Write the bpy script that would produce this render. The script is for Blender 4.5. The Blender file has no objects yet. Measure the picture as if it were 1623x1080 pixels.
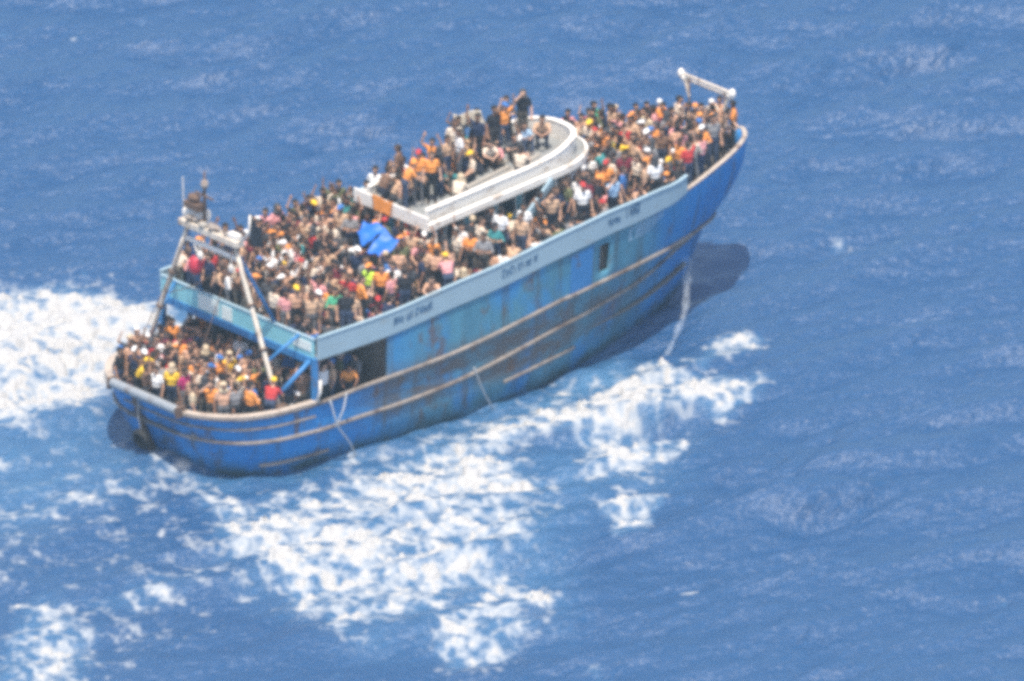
import bpy, bmesh, math, random
import numpy as np
from mathutils import Vector, Matrix

random.seed(7)
RNG = np.random.default_rng(11)
scene = bpy.context.scene
col = scene.collection

# ------------------------------------------------------------------ camera
# world = boat frame: X ahead, Y to port, Z up, origin on the waterline below the stern rail
PSI, PHI = math.radians(41.5), math.radians(22.0)
PXM, DIST = 45.0, 700.0
RT = np.array([math.cos(PSI), -math.sin(PSI), 0.0])
IN = np.array([math.sin(PSI), math.cos(PSI), 0.0])
ZV = np.array([0.0, 0.0, 1.0])
FW = IN * math.cos(PHI) - ZV * math.sin(PHI)
UPV = IN * math.sin(PHI) + ZV * math.cos(PHI)
TGT = RT * (566.5 / PXM) + IN * (192.0 / PXM / math.sin(PHI))
CAM = TGT - FW * DIST
cd = bpy.data.cameras.new('camera')
cam = bpy.data.objects.new('camera', cd)
col.objects.link(cam)
cam.matrix_world = Matrix(((RT[0], UPV[0], -FW[0], CAM[0]), (RT[1], UPV[1], -FW[1], CAM[1]),
                           (RT[2], UPV[2], -FW[2], CAM[2]), (0, 0, 0, 1)))
cd.sensor_width = 36.0
cd.lens = 36.0 * DIST * PXM / 1623.0
cd.clip_start, cd.clip_end = 1.0, 20000.0
scene.camera = cam

# ------------------------------------------------------------------ sky, sun, exposure
SUN_EL = math.radians(72)
SUN_H = -0.08 * RT - 1.0 * IN
SUN_H = SUN_H / np.linalg.norm(SUN_H)
w = bpy.data.worlds.new('World'); scene.world = w; w.use_nodes = True
nt = w.node_tree
sky = nt.nodes.new('ShaderNodeTexSky'); sky.sky_type = 'NISHITA'; sky.sun_disc = False
sky.sun_elevation = SUN_EL
sky.sun_rotation = math.atan2(SUN_H[0], SUN_H[1])
sky.air_density, sky.dust_density, sky.ozone_density = 1.0, 2.6, 0.4
nt.links.new(sky.outputs[0], nt.nodes['Background'].inputs[0])
nt.nodes['Background'].inputs[1].default_value = 0.15
sl = bpy.data.lights.new('sun', 'SUN'); sl.energy = 3.9; sl.angle = math.radians(0.53); sl.color = (1.0, 0.92, 0.80)
sun = bpy.data.objects.new('sun', sl); col.objects.link(sun)
sdir = Vector((SUN_H[0] * math.cos(SUN_EL), SUN_H[1] * math.cos(SUN_EL), math.sin(SUN_EL)))
sun.rotation_euler = sdir.to_track_quat('Z', 'Y').to_euler()
sun.location = (0, 0, 60)
vs = scene.view_settings
vs.view_transform = 'Standard'; vs.look = 'None'; vs.gamma = 1.0; vs.use_curve_mapping = False
vs.exposure = 0.56
scene.cycles.pixel_filter_type = 'BLACKMAN_HARRIS'
scene.cycles.filter_width = 4.6
scene.cycles.max_bounces = 6
scene.cycles.use_denoising = False
scene.cycles.sample_clamp_direct = 1.6
scene.cycles.sample_clamp_indirect = 0.8


def project(P):
    d = np.asarray(P, float) - CAM
    dep = d @ FW
    f = DIST * PXM
    return 811.5 + f * (d @ RT) / dep, 540 - f * (d @ UPV) / dep


# ------------------------------------------------------------------ small helpers
def spl(xs, ys, x):
    """smooth (monotone cubic) interpolation"""
    xs = np.asarray(xs, float); ys = np.asarray(ys, float); x = np.clip(np.asarray(x, float), xs[0], xs[-1])
    h = np.diff(xs); d = np.diff(ys) / h
    m = np.zeros_like(xs)
    m[0], m[-1] = d[0], d[-1]
    for i in range(1, len(xs) - 1):
        m[i] = 0 if d[i - 1] * d[i] <= 0 else 2 * d[i - 1] * d[i] / (d[i - 1] + d[i])
    i = np.clip(np.searchsorted(xs, x, side='right') - 1, 0, len(xs) - 2)
    t = (x - xs[i]) / h[i]
    return ((1 + 2 * t) * (1 - t) ** 2 * ys[i] + t * (1 - t) ** 2 * h[i] * m[i]
            + t * t * (3 - 2 * t) * ys[i + 1] + t * t * (t - 1) * h[i] * m[i + 1])


def _hash(ix, iy, seed):
    h = (ix.astype(np.int64) * 374761393 + iy.astype(np.int64) * 668265263 + seed * 2147483647) & 0xFFFFFFFF
    h = ((h ^ (h >> 13)) * 1274126177) & 0xFFFFFFFF
    return ((h ^ (h >> 16)) & 0xFFFFFF) / float(0xFFFFFF)


def vnoise(x, y, seed=0):
    ix, iy = np.floor(x), np.floor(y)
    fx, fy = x - ix, y - iy
    ix, iy = ix.astype(np.int64), iy.astype(np.int64)
    fx = fx * fx * (3 - 2 * fx); fy = fy * fy * (3 - 2 * fy)
    a, b = _hash(ix, iy, seed), _hash(ix + 1, iy, seed)
    c, d = _hash(ix, iy + 1, seed), _hash(ix + 1, iy + 1, seed)
    return (a + (b - a) * fx) * (1 - fy) + (c + (d - c) * fx) * fy


def fbm(x, y, oct=4, seed=0):
    v, a, tot = 0, 1.0, 0
    for o in range(oct):
        v = v + a * vnoise(x * 2 ** o + 17.3 * o, y * 2 ** o - 9.1 * o, seed + o); tot += a; a *= 0.55
    return v / tot


def sstep(a, b, x):
    t = np.clip((x - a) / (b - a), 0, 1)
    return t * t * (3 - 2 * t)


# ------------------------------------------------------------------ materials
def mat(name, rgb=(0.5, 0.5, 0.5), rough=0.6, metal=0.0, var=0.12, nscale=6.0, bump=0.15, dirt=None, dirt_amt=0.0,
        dirt_scale=(2, 2, 2), spec=0.4):
    m = bpy.data.materials.new(name); m.use_nodes = True
    nt = m.node_tree; n = nt.nodes; l = nt.links
    b = n['Principled BSDF']
    b.inputs['Roughness'].default_value = rough; b.inputs['Metallic'].default_value = metal
    b.inputs['Specular IOR Level'].default_value = spec
    tc = n.new('ShaderNodeTexCoord')
    no = n.new('ShaderNodeTexNoise'); no.inputs['Scale'].default_value = nscale; no.inputs['Detail'].default_value = 6
    l.new(tc.outputs['Object'], no.inputs['Vector'])
    mx = n.new('ShaderNodeMix'); mx.data_type = 'RGBA'
    mx.inputs[6].default_value = (*[c * (1 - var) for c in rgb], 1)
    mx.inputs[7].default_value = (*[min(1, c * (1 + var)) for c in rgb], 1)
    l.new(no.outputs['Fac'], mx.inputs[0])
    out = mx.outputs[2]
    if dirt is not None:
        mp = n.new('ShaderNodeMapping'); mp.inputs['Scale'].default_value = dirt_scale
        l.new(tc.outputs['Object'], mp.inputs[0])
        n2 = n.new('ShaderNodeTexNoise'); n2.inputs['Scale'].default_value = 1.0; n2.inputs['Detail'].default_value = 8
        n2.inputs['Roughness'].default_value = 0.65
        l.new(mp.outputs[0], n2.inputs['Vector'])
        rp = n.new('ShaderNodeValToRGB')
        rp.color_ramp.elements[0].position = 0.62 - 0.3 * dirt_amt
        rp.color_ramp.elements[1].position = 0.75 - 0.2 * dirt_amt
        l.new(n2.outputs['Fac'], rp.inputs[0])
        m2 = n.new('ShaderNodeMix'); m2.data_type = 'RGBA'
        l.new(rp.outputs[0], m2.inputs[0]); l.new(out, m2.inputs[6]); m2.inputs[7].default_value = (*dirt, 1)
        out = m2.outputs[2]
    l.new(out, b.inputs['Base Color'])
    if bump:
        bp = n.new('ShaderNodeBump'); bp.inputs['Strength'].default_value = bump; bp.inputs['Distance'].default_value = 0.02
        l.new(no.outputs['Fac'], bp.inputs['Height']); l.new(bp.outputs[0], b.inputs['Normal'])
    return m


def hull_paint():
    """old blue paint, teal where it has weathered amidships, rust runs and scuffed patches"""
    m = bpy.data.materials.new('hull_paint'); m.use_nodes = True
    nt = m.node_tree; n = nt.nodes; l = nt.links; b = n['Principled BSDF']
    b.inputs['Roughness'].default_value = 0.5; b.inputs['Specular IOR Level'].default_value = 0.35
    tc = n.new('ShaderNodeTexCoord'); sp = n.new('ShaderNodeSeparateXYZ'); l.new(tc.outputs['Object'], sp.inputs[0])

    def noise(scale, det=6, vec=None, rough=0.6):
        x = n.new('ShaderNodeTexNoise'); x.inputs['Scale'].default_value = 1.0; x.inputs['Detail'].default_value = det
        x.inputs['Roughness'].default_value = rough
        mp = n.new('ShaderNodeMapping'); mp.inputs['Scale'].default_value = scale
        l.new(tc.outputs['Object'], mp.inputs[0]); l.new(mp.outputs[0], x.inputs['Vector'])
        return x.outputs['Fac']

    def mth(op, a, c, clamp=False):
        x = n.new('ShaderNodeMath'); x.operation = op; x.use_clamp = clamp
        for i, v in enumerate((a, c)):
            if isinstance(v, (int, float)): x.inputs[i].default_value = v
            else: l.new(v, x.inputs[i])
        return x.outputs[0]

    def ramp(v, a, c):
        x = n.new('ShaderNodeMapRange'); x.inputs[1].default_value = a; x.inputs[2].default_value = c
        l.new(v, x.inputs[0]); return x.outputs[0]

    def mix(f, a, c):
        x = n.new('ShaderNodeMix'); x.data_type = 'RGBA'; l.new(f, x.inputs[0])
        for i, v in ((6, a), (7, c)):
            if isinstance(v, tuple): x.inputs[i].default_value = (*v, 1)
            else: l.new(v, x.inputs[i])
        return x.outputs[2]
    base = mix(ramp(noise((0.9, 0.9, 1.3), 8, rough=0.7), .35, .65), (0.014, 0.19, 0.52), (0.028, 0.26, 0.62))
    # weathered amidships (x 7 .. 22 m)
    ma = mth('MULTIPLY', ramp(sp.outputs[0], 6.0, 9.5), ramp(sp.outputs[0], 23.0, 19.5))
    wv = noise((0.55, 0.3, 0.35), 8)
    ma = mth('MULTIPLY', ma, ramp(wv, 0.30, 0.50))
    teal = mix(ramp(noise((1.3, 1.0, 0.6), 8, rough=0.7), .35, .65), (0.060, 0.19, 0.28), (0.085, 0.27, 0.38))
    c = mix(ma, base, teal)
    # upright streaks of rust and grime
    st = ramp(noise((2.4, 1.5, 0.16), 5), 0.52, 0.70)
    st = mth('MULTIPLY', st, 0.85)
    c = mix(st, c, (0.075, 0.085, 0.085))
    # bare scuffed belt by the strakes amidships
    belt = mth('MULTIPLY', ramp(sp.outputs[2], 0.6, 1.3), ramp(sp.outputs[2], 3.1, 2.4))
    belt = mth('MULTIPLY', belt, mth('MULTIPLY', ramp(sp.outputs[0], 5.0, 8.0), ramp(sp.outputs[0], 21.5, 17.0)))
    belt = mth('MULTIPLY', belt, ramp(noise((0.5, 0.5, 1.4), 8, rough=0.7), 0.36, 0.55))
    c = mix(belt, c, (0.105, 0.10, 0.105))
    ru = ramp(noise((1.3, 1.1, 0.55), 9, rough=0.74), 0.55, 0.64)
    ru = mth('MULTIPLY', ru, 0.85)
    c = mix(ru, c, (0.13, 0.07, 0.042))
    # weed and slime near the water
    wl = mth('MULTIPLY', ramp(sp.outputs[2], 0.75, 0.05), ramp(noise((0.9, 0.9, 1.2), 6), 0.3, 0.6))
    c = mix(wl, c, (0.035, 0.075, 0.085))
    l.new(c, b.inputs['Base Color'])
    bp = n.new('ShaderNodeBump'); bp.inputs['Strength'].default_value = 0.25; bp.inputs['Distance'].default_value = 0.03
    l.new(noise((1.5, 1.5, 3.0), 7), bp.inputs['Height']); l.new(bp.outputs[0], b.inputs['Normal'])
    return m


M = {}
M['hull'] = hull_paint()
M['strip'] = mat('pale_blue_paint', (0.31, 0.43, 0.50), 0.55, var=0.10, nscale=1.3, dirt=(0.30, 0.30, 0.27), dirt_amt=0.12, dirt_scale=(0.8, 1, 3))
M['strake'] = mat('worn_rubbing_wood', (0.27, 0.23, 0.20), 0.75, var=0.5, nscale=2.0, dirt=(0.09, 0.055, 0.04), dirt_amt=0.45, dirt_scale=(1.1, 1.1, 2))
M['cap'] = mat('rail_cap_wood', (0.45, 0.38, 0.32), 0.7, var=0.35, nscale=2.5, dirt=(0.13, 0.07, 0.05), dirt_amt=0.3, dirt_scale=(1.5, 1.5, 2))
M['white'] = mat('cream_white_paint', (0.80, 0.75, 0.68), 0.5, var=0.06, nscale=2.0, dirt=(0.36, 0.26, 0.18), dirt_amt=0.1, dirt_scale=(1.2, 1.2, 2.5))
M['rim'] = mat('white_roof_paint', (0.86, 0.81, 0.74), 0.5, var=0.06, nscale=1.5, dirt=(0.40, 0.30, 0.22), dirt_amt=0.26, dirt_scale=(1.6, 1.6, 3))
M['roof_floor'] = mat('grey_roof_deck', (0.24, 0.25, 0.25), 0.8, var=0.2, nscale=3.0, dirt=(0.2, 0.17, 0.14), dirt_amt=0.3, dirt_scale=(1.5, 1.5, 1.5))
M['plank'] = mat('weathered_plank', (0.36, 0.33, 0.29), 0.85, var=0.3, nscale=5)
M['house'] = mat('teal_house_paint', (0.24, 0.56, 0.64), 0.5, var=0.12, nscale=1.6, dirt=(0.16, 0.2, 0.2), dirt_amt=0.15)
M['deck'] = mat('worn_deck', (0.16, 0.14, 0.12), 0.85, var=0.3, nscale=4)
M['inner'] = mat('inner_blue_paint', (0.05, 0.20, 0.42), 0.6, var=0.2, nscale=2, dirt=(0.1, 0.08, 0.07), dirt_amt=0.3)
M['brightblue'] = mat('bright_blue_paint', (0.04, 0.20, 0.46), 0.45, var=0.12, nscale=3, dirt=(0.12, 0.09, 0.07), dirt_amt=0.15)
M['steel'] = mat('galvanised_pipe', (0.42, 0.44, 0.45), 0.45, 0.5, var=0.2, nscale=8, dirt=(0.2, 0.12, 0.08), dirt_amt=0.2)
M['gantry'] = mat('cream_gantry_paint', (0.68, 0.60, 0.50), 0.7, var=0.3, nscale=3, dirt=(0.24, 0.15, 0.10), dirt_amt=0.40, dirt_scale=(3, 3, 1))
M['rust'] = mat('rusty_iron', (0.16, 0.10, 0.07), 0.8, 0.2, var=0.4, nscale=9)
M['glass'] = mat('dark_window_glass', (0.02, 0.03, 0.035), 0.08, var=0.2, bump=0, spec=0.6)
M['rubber'] = mat('black_rubber', (0.02, 0.02, 0.02), 0.75, var=0.3, nscale=20)
M['rope'] = mat('pale_rope', (0.42, 0.44, 0.46), 0.9, var=0.2, nscale=40)
M['letter'] = mat('dark_blue_lettering', (0.035, 0.11, 0.22), 0.6, var=0.5, nscale=5)
M['paleletter'] = mat('faded_pale_lettering', (0.27, 0.42, 0.55), 0.6, var=0.35, nscale=5)
M['tarp'] = mat('blue_tarpaulin', (0.02, 0.14, 0.52), 0.45, var=0.15, nscale=2.5, bump=0.3)
M['red'] = mat('red_plastic', (0.55, 0.04, 0.07), 0.45, var=0.15)
M['black'] = mat('black_cloth', (0.018, 0.022, 0.03), 0.9, var=0.3)
M['cream_cloth'] = mat('cream_cloth', (0.66, 0.58, 0.46), 0.9, var=0.15)
M['orange_cloth'] = mat('orange_cloth', (0.72, 0.26, 0.05), 0.9, var=0.15)
M['white_plate'] = mat('pale_panel_paint', (0.70, 0.78, 0.76), 0.5, var=0.08, nscale=2)


# ------------------------------------------------------------------ mesh helpers
def link(name, me, parent=None, m=None):
    o = bpy.data.objects.new(name, me); col.objects.link(o)
    if parent is not None: o.parent = parent
    if m is not None and me is not None and not me.materials: me.materials.append(m)
    return o


def tag(o, label, cat, group=None, kind=None):
    o['label'] = label; o['category'] = cat
    if group: o['group'] = group
    if kind: o['kind'] = kind
    return o


class MB:
    def __init__(s): s.v, s.f = [], []

    def add(s, vs, fs):
        k = len(s.v); s.v += [tuple(map(float, p)) for p in vs]; s.f += [tuple(i + k for i in f) for f in fs]

    def box(s, lo, hi):
        x0, y0, z0 = lo; x1, y1, z1 = hi
        s.add([(x0, y0, z0), (x1, y0, z0), (x1, y1, z0), (x0, y1, z0), (x0, y0, z1), (x1, y0, z1), (x1, y1, z1), (x0, y1, z1)],
              [(0, 3, 2, 1), (4, 5, 6, 7), (0, 1, 5, 4), (1, 2, 6, 5), (2, 3, 7, 6), (3, 0, 4, 7)])

    def sweep(s, pts, prof, closed=False, outward=None):
        """prof: list of (offset sideways, offset up); sideways is to the right of the path as seen from above"""
        pts = np.asarray(pts, float); n = len(pts); k = len(prof)
        t = np.gradient(pts, axis=0)
        if closed: t = np.roll(pts, -1, 0) - np.roll(pts, 1, 0)
        th = t.copy(); th[:, 2] = 0
        th /= np.maximum(np.linalg.norm(th, axis=1, keepdims=True), 1e-9)
        side = np.stack([th[:, 1], -th[:, 0], np.zeros(n)], 1)
        vs = []
        for i in range(n):
            for a, b in prof: vs.append(pts[i] + side[i] * a + ZV * b)
        fs = []
        for i in range(n if closed else n - 1):
            j = (i + 1) % n
            for q in range(k):
                r = (q + 1) % k
                fs.append((i * k + q, i * k + r, j * k + r, j * k + q))
        if not closed:
            fs.append(tuple(range(k))[::-1]); fs.append(tuple((n - 1) * k + q for q in range(k)))
        s.add(vs, fs)

    def tube(s, pts, r, seg=8):
        pts = np.asarray(pts, float); n = len(pts)
        rr = np.broadcast_to(np.asarray(r, float), (n,))
        t = np.gradient(pts, axis=0); t /= np.maximum(np.linalg.norm(t, axis=1, keepdims=True), 1e-9)
        ref = np.array([0, 0, 1.0]) if abs(t[0][2]) < 0.9 else np.array([1.0, 0, 0])
        vs = []
        for i in range(n):
            a = np.cross(t[i], ref); a /= max(np.linalg.norm(a), 1e-9); b = np.cross(t[i], a)
            for q in range(seg):
                an = 2 * math.pi * q / seg
                vs.append(pts[i] + rr[i] * (a * math.cos(an) + b * math.sin(an)))
        fs = [(i * seg + q, i * seg + (q + 1) % seg, (i + 1) * seg + (q + 1) % seg, (i + 1) * seg + q) for i in range(n - 1) for q in range(seg)]
        fs.append(tuple(range(seg))[::-1]); fs.append(tuple((n - 1) * seg + q for q in range(seg)))
        s.add(vs, fs)

    def beam(s, a, b, wd, ht):
        """rectangular bar from a to b"""
        a, b = np.asarray(a, float), np.asarray(b, float)
        t = (b - a) / np.linalg.norm(b - a)
        ref = ZV if abs(t[2]) < 0.9 else np.array([1.0, 0, 0])
        u = np.cross(t, ref); u /= np.linalg.norm(u); v = np.cross(u, t)
        vs = [p + u * x * wd / 2 + v * y * ht / 2 for p in (a, b) for x, y in ((-1, -1), (1, -1), (1, 1), (-1, 1))]
        s.add(vs, [(0, 1, 2, 3), (7, 6, 5, 4), (0, 4, 5, 1), (1, 5, 6, 2), (2, 6, 7, 3), (3, 7, 4, 0)])

    def ball(s, c, r, sx=1, sy=1, sz=1, nu=14, nv=9):
        vs = [(c[0], c[1], c[2] + r * sz)]
        for i in range(1, nv):
            th = math.pi * i / nv
            for j in range(nu):
                ph = 2 * math.pi * j / nu
                vs.append((c[0] + r * sx * math.sin(th) * math.cos(ph), c[1] + r * sy * math.sin(th) * math.sin(ph), c[2] + r * sz * math.cos(th)))
        vs.append((c[0], c[1], c[2] - r * sz))
        fs = [(0, 1 + j, 1 + (j + 1) % nu) for j in range(nu)]
        for i in range(nv - 2):
            for j in range(nu):
                a = 1 + i * nu + j; b = 1 + i * nu + (j + 1) % nu
                fs.append((a, a + nu, b + nu, b))
        e = len(vs) - 1; k = 1 + (nv - 2) * nu
        fs += [(k + (j + 1) % nu, k + j, e) for j in range(nu)]
        s.add(vs, fs)

    def build(s, name, m, parent=None, bevel=0.0, smooth=False, solid=0.0, sub=0):
        me = bpy.data.meshes.new(name); me.from_pydata(s.v, [], s.f); me.validate()
        bm = bmesh.new(); bm.from_mesh(me); bmesh.ops.recalc_face_normals(bm, faces=bm.faces); bm.to_mesh(me); bm.free()
        if smooth: me.polygons.foreach_set('use_smooth', [True] * len(me.polygons))
        o = link(name, me, parent, m)
        if solid: md = o.modifiers.new('solid', 'SOLIDIFY'); md.thickness = solid; md.offset = 0
        if bevel: md = o.modifiers.new('bevel', 'BEVEL'); md.width = bevel; md.segments = 2; md.limit_method = 'ANGLE'
        return o


# ------------------------------------------------------------------ sea (graded sheet, one mesh)
POLY = []   # (weight, softness px, points in photo pixels on the water plane)
POLY.append((1.42, 40, [(-420, 500), (0, 462), (90, 456), (200, 470), (300, 500), (320, 560), (235, 590), (195, 600), (150, 640), (60, 668), (-420, 700)]))
POLY.append((1.20, 20, [(620, 742), (700, 704), (800, 668), (880, 645), (960, 602), (1040, 575), (1110, 598), (1190, 604), (1205, 625), (1130, 650),
                        (1060, 655), (980, 690), (930, 690), (860, 692), (800, 720), (880, 762), (880, 785), (790, 790), (700, 765)]))
POLY.append((0.88, 20, [(925, 690), (1000, 670), (1095, 690), (1090, 715), (1050, 745), (970, 752), (935, 735)]))
POLY.append((1.00, 26, [(335, 785), (400, 805), (470, 790), (560, 745), (650, 725), (720, 745), (790, 800), (850, 830), (845, 870), (790, 880), (820, 920),
                        (880, 962), (840, 985), (800, 950), (740, 930), (640, 985), (540, 1008), (480, 960), (430, 910), (380, 880), (335, 840)]))
POLY.append((0.70, 24, [(700, 960), (830, 950), (850, 1000), (800, 1050), (715, 1066), (690, 1020)]))
POLY.append((0.98, 14, [(935, 800), (1000, 785), (1045, 800), (1025, 850), (985, 852), (965, 825), (940, 818)]))
POLY.append((0.66, 40, [(-60, 850), (20, 800), (120, 765), (240, 735), (330, 760), (250, 775), (160, 805), (60, 835)]))
POLY.append((0.64, 40, [(120, 960), (240, 915), (330, 885), (320, 925), (210, 965)]))
POLY.append((0.70, 44, [(-40, 1100), (20, 960), (80, 935), (150, 1000), (130, 1100)]))
POLY.append((0.62, 30, [(240, 690), (330, 745), (400, 800), (350, 830), (290, 780), (220, 730)]))
POLY.append((0.20, 60, [(-100, 700), (200, 700), (350, 800), (420, 930), (250, 1000), (100, 1080), (-100, 1080)]))
POLY.append((0.56, 22, [(480, 752), (620, 712), (780, 660), (900, 600), (920, 620), (780, 690), (620, 745)]))
POLY.append((0.80, 16, [(1085, 572), (1110, 550), (1180, 528), (1215, 540), (1190, 560), (1120, 590)]))
POLY.append((0.60, 14, [(1160, 610), (1215, 585), (1232, 600), (1200, 625)]))
for (qx, qy, r) in ((10, 55, 9), (118, 58, 5), (1330, 385, 13), (1415, 394, 6), (1092, 940, 8), (1440, 926, 7), (530, 1070, 9), (945, 1074, 13), (1580, 950, 6), (210, 30, 5), (140, 440, 7), (1205, 690, 6)):
    POLY.append((0.66, r, [(qx - r, qy), (qx, qy - r * .6), (qx + r, qy - r * .3), (qx + r * .5, qy + r * .6)]))
AER = [(0.8, 26, [(250, 745), (330, 770), (480, 765), (640, 715), (800, 660), (900, 600), (880, 590), (640, 690), (480, 735), (330, 745)]),
       (1.0, 30, [(560, 760), (700, 690), (830, 640), (930, 570), (985, 560), (1040, 585), (900, 660), (700, 730), (600, 770)]),
       (0.6, 60, [(-200, 640), (150, 640), (240, 760), (60, 830), (-200, 830)]),
       (0.55, 60, [(330, 800), (600, 730), (900, 700), (1100, 690), (1080, 760), (900, 830), (900, 980), (600, 1030), (350, 900)])]


def poly_field(px, py, polys):
    out = np.zeros_like(px)
    for wgt, soft, pts in polys:
        P = np.array(pts, float)
        lo, hi = P.min(0) - soft * 2.2, P.max(0) + soft * 2.2
        idx = np.nonzero((px > lo[0]) & (px < hi[0]) & (py > lo[1]) & (py < hi[1]))[0]
        if not len(idx): continue
        x, y = px[idx], py[idx]
        d = np.full(len(idx), 1e9); ins = np.zeros(len(idx), bool)
        for a, b in zip(P, np.roll(P, -1, 0)):
            e = b - a; t = np.clip(((x - a[0]) * e[0] + (y - a[1]) * e[1]) / (e @ e), 0, 1)
            d = np.minimum(d, np.hypot(x - a[0] - t * e[0], (y - a[1] - t * e[1])))
            c = (a[1] > y) != (b[1] > y)
            xi = a[0] + (y - a[1]) / (e[1] if abs(e[1]) > 1e-9 else 1e-9) * e[0]
            ins ^= c & (x < xi)
        sd = np.where(ins, d, -d)
        out[idx] = np.maximum(out[idx], wgt * sstep(-soft, soft * 1.1, sd))
    return out


def axis(lo, hi, step, far, grow=1.22):
    a = list(np.arange(lo, hi, step)); s = step; x = lo
    left = []
    while x > -far: s *= grow; x -= s; left.append(x)
    s = step; x = a[-1]; right = []
    while x < far: s *= grow; x += s; right.append(x)
    return np.array(left[::-1] + a + right)


ua = axis(-22, 22, 0.075, 4000)
va = axis(-38, 40, 0.13, 4000)
U, Vv = np.meshgrid(ua, va)
sx = (TGT[0] + RT[0] * U + IN[0] * Vv).ravel(); sy = (TGT[1] + RT[1] * U + IN[1] * Vv).ravel()
ur, vr = U.ravel(), Vv.ravel()
far = np.maximum(np.maximum(np.abs(ur) - 24, np.abs(vr) - 42), 0)
fine = np.exp(-far / 10.0)
px, py = project(np.stack([sx, sy, np.zeros_like(sx)], 1))
hgt = np.zeros_like(sx)
def worley(x, y, seed):
    ix, iy = np.floor(x).astype(np.int64), np.floor(y).astype(np.int64); best = np.full(x.shape, 9.0)
    for dx in (-1, 0, 1):
        for dy in (-1, 0, 1):
            qx, qy = ix + dx, iy + dy
            best = np.minimum(best, np.hypot(qx + _hash(qx, qy, seed) - x, qy + _hash(qx, qy, seed + 7) - y))
    return best


wdir0 = math.atan2(-0.85, 0.53)       # in (right, into) frame
rw = random.Random(5)
warp = 1.6 * (fbm(ur * 0.12, vr * 0.12, 3, 71) - 0.5)
for i in range(84):
    lam = 0.48 * (11.0 / 0.48) ** (rw.random() ** 1.05)
    ang = wdir0 + rw.gauss(0, 0.42 if lam < 4 else 0.28)
    k = 2 * math.pi / lam
    amp = 0.0080 * lam ** 0.92 * (1.2 if 1.4 < lam < 5 else 0.85)
    ph = k * (math.cos(ang) * ur + math.sin(ang) * vr + warp) + rw.random() * 6.283
    s_ = np.sin(ph)
    hgt += amp * (s_ + 0.22 * np.cos(2 * ph)) * (1 if lam > 5 else fine)
hgt *= 0.40 + 1.2 * fbm(ur * 0.09 + 3, vr * 0.07, 3, 40)
inner_m = far <= 0
foam = np.zeros_like(sx); aer = np.zeros_like(sx)
ii = np.nonzero(inner_m)[0]
fx, fy = px[ii], py[ii]
wx = fx + 26 * (fbm(ur[ii] * .8, vr[ii] * .8, 3, 3) - .5) * 2
wy = fy + 16 * (fbm(ur[ii] * .8 + 40, vr[ii] * .8, 3, 5) - .5) * 2
F = poly_field(wx, wy, POLY)
n1 = fbm(ur[ii] * 1.1, vr[ii] * 0.95, 5, 21)
ridge = np.abs(fbm(ur[ii] * 1.3 + 0.4 * n1, vr[ii] * 1.0, 4, 33) - 0.5) * 2
n3 = fbm(ur[ii] * 2.9 + .9 * vr[ii], vr[ii] * 3.0, 4, 51)
n4 = fbm(ur[ii] * 1.5 + 9 + .5 * vr[ii], vr[ii] * 1.7, 5, 61)
cw_ = worley(ur[ii] * 1.5 + 1.6 * n1, vr[ii] * 1.1 + 1.2 * n4, 77)
cw2 = worley(ur[ii] * 3.6 + 1.2 * n4, vr[ii] * 2.5 + 1.0 * n1, 78)
lace = 1.3 * (n1 - 0.5) + 1.4 * (n4 - 0.5) + 1.2 * (n3 - 0.5) + 0.75 * (sstep(0.10, 0.62, cw_) - 0.66) + 0.40 * (sstep(0.10, 0.6, cw2) - 0.62)
foam[ii] = np.where(F > 0.02, 1.05 * F - 0.19 + lace, 0)
foam = np.clip(foam, 0, 1.5)
aer[ii] = np.clip(np.maximum(poly_field(wx, wy, AER) * (0.35 + 0.9 * n1), 0.55 * sstep(0.1, 0.8, F)), 0, 1)
hgt[ii] += 0.16 * sstep(0.3, 1.0, F) * (n1 - 0.4)
nu_, nv_ = len(ua), len(va)


def grid_mesh(name, verts, cells):
    me = bpy.data.meshes.new(name)
    me.vertices.add(len(verts)); me.vertices.foreach_set('co', verts.astype(np.float32).ravel())
    nf = len(cells)
    me.loops.add(nf * 4); me.loops.foreach_set('vertex_index', cells.astype(np.int32).ravel())
    me.polygons.add(nf); me.polygons.foreach_set('loop_start', np.arange(0, nf * 4, 4, dtype=np.int32))
    me.polygons.foreach_set('loop_total', np.full(nf, 4, np.int32))
    me.polygons.foreach_set('use_smooth', np.ones(nf, bool))
    me.update(calc_edges=True); me.validate()
    return me


jj, kk = np.meshgrid(np.arange(nu_ - 1), np.arange(nv_ - 1))
c0 = (kk * nu_ + jj).ravel()
cells = np.stack([c0, c0 + 1, c0 + nu_ + 1, c0 + nu_], 1)
sv = np.stack([sx, sy, hgt], 1)
me = grid_mesh('sea', sv, cells)
for nm, arr in (('foam', foam), ('aer', aer)):
    at = me.attributes.new(nm, 'FLOAT', 'POINT'); at.data.foreach_set('value', arr.astype(np.float32))


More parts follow.
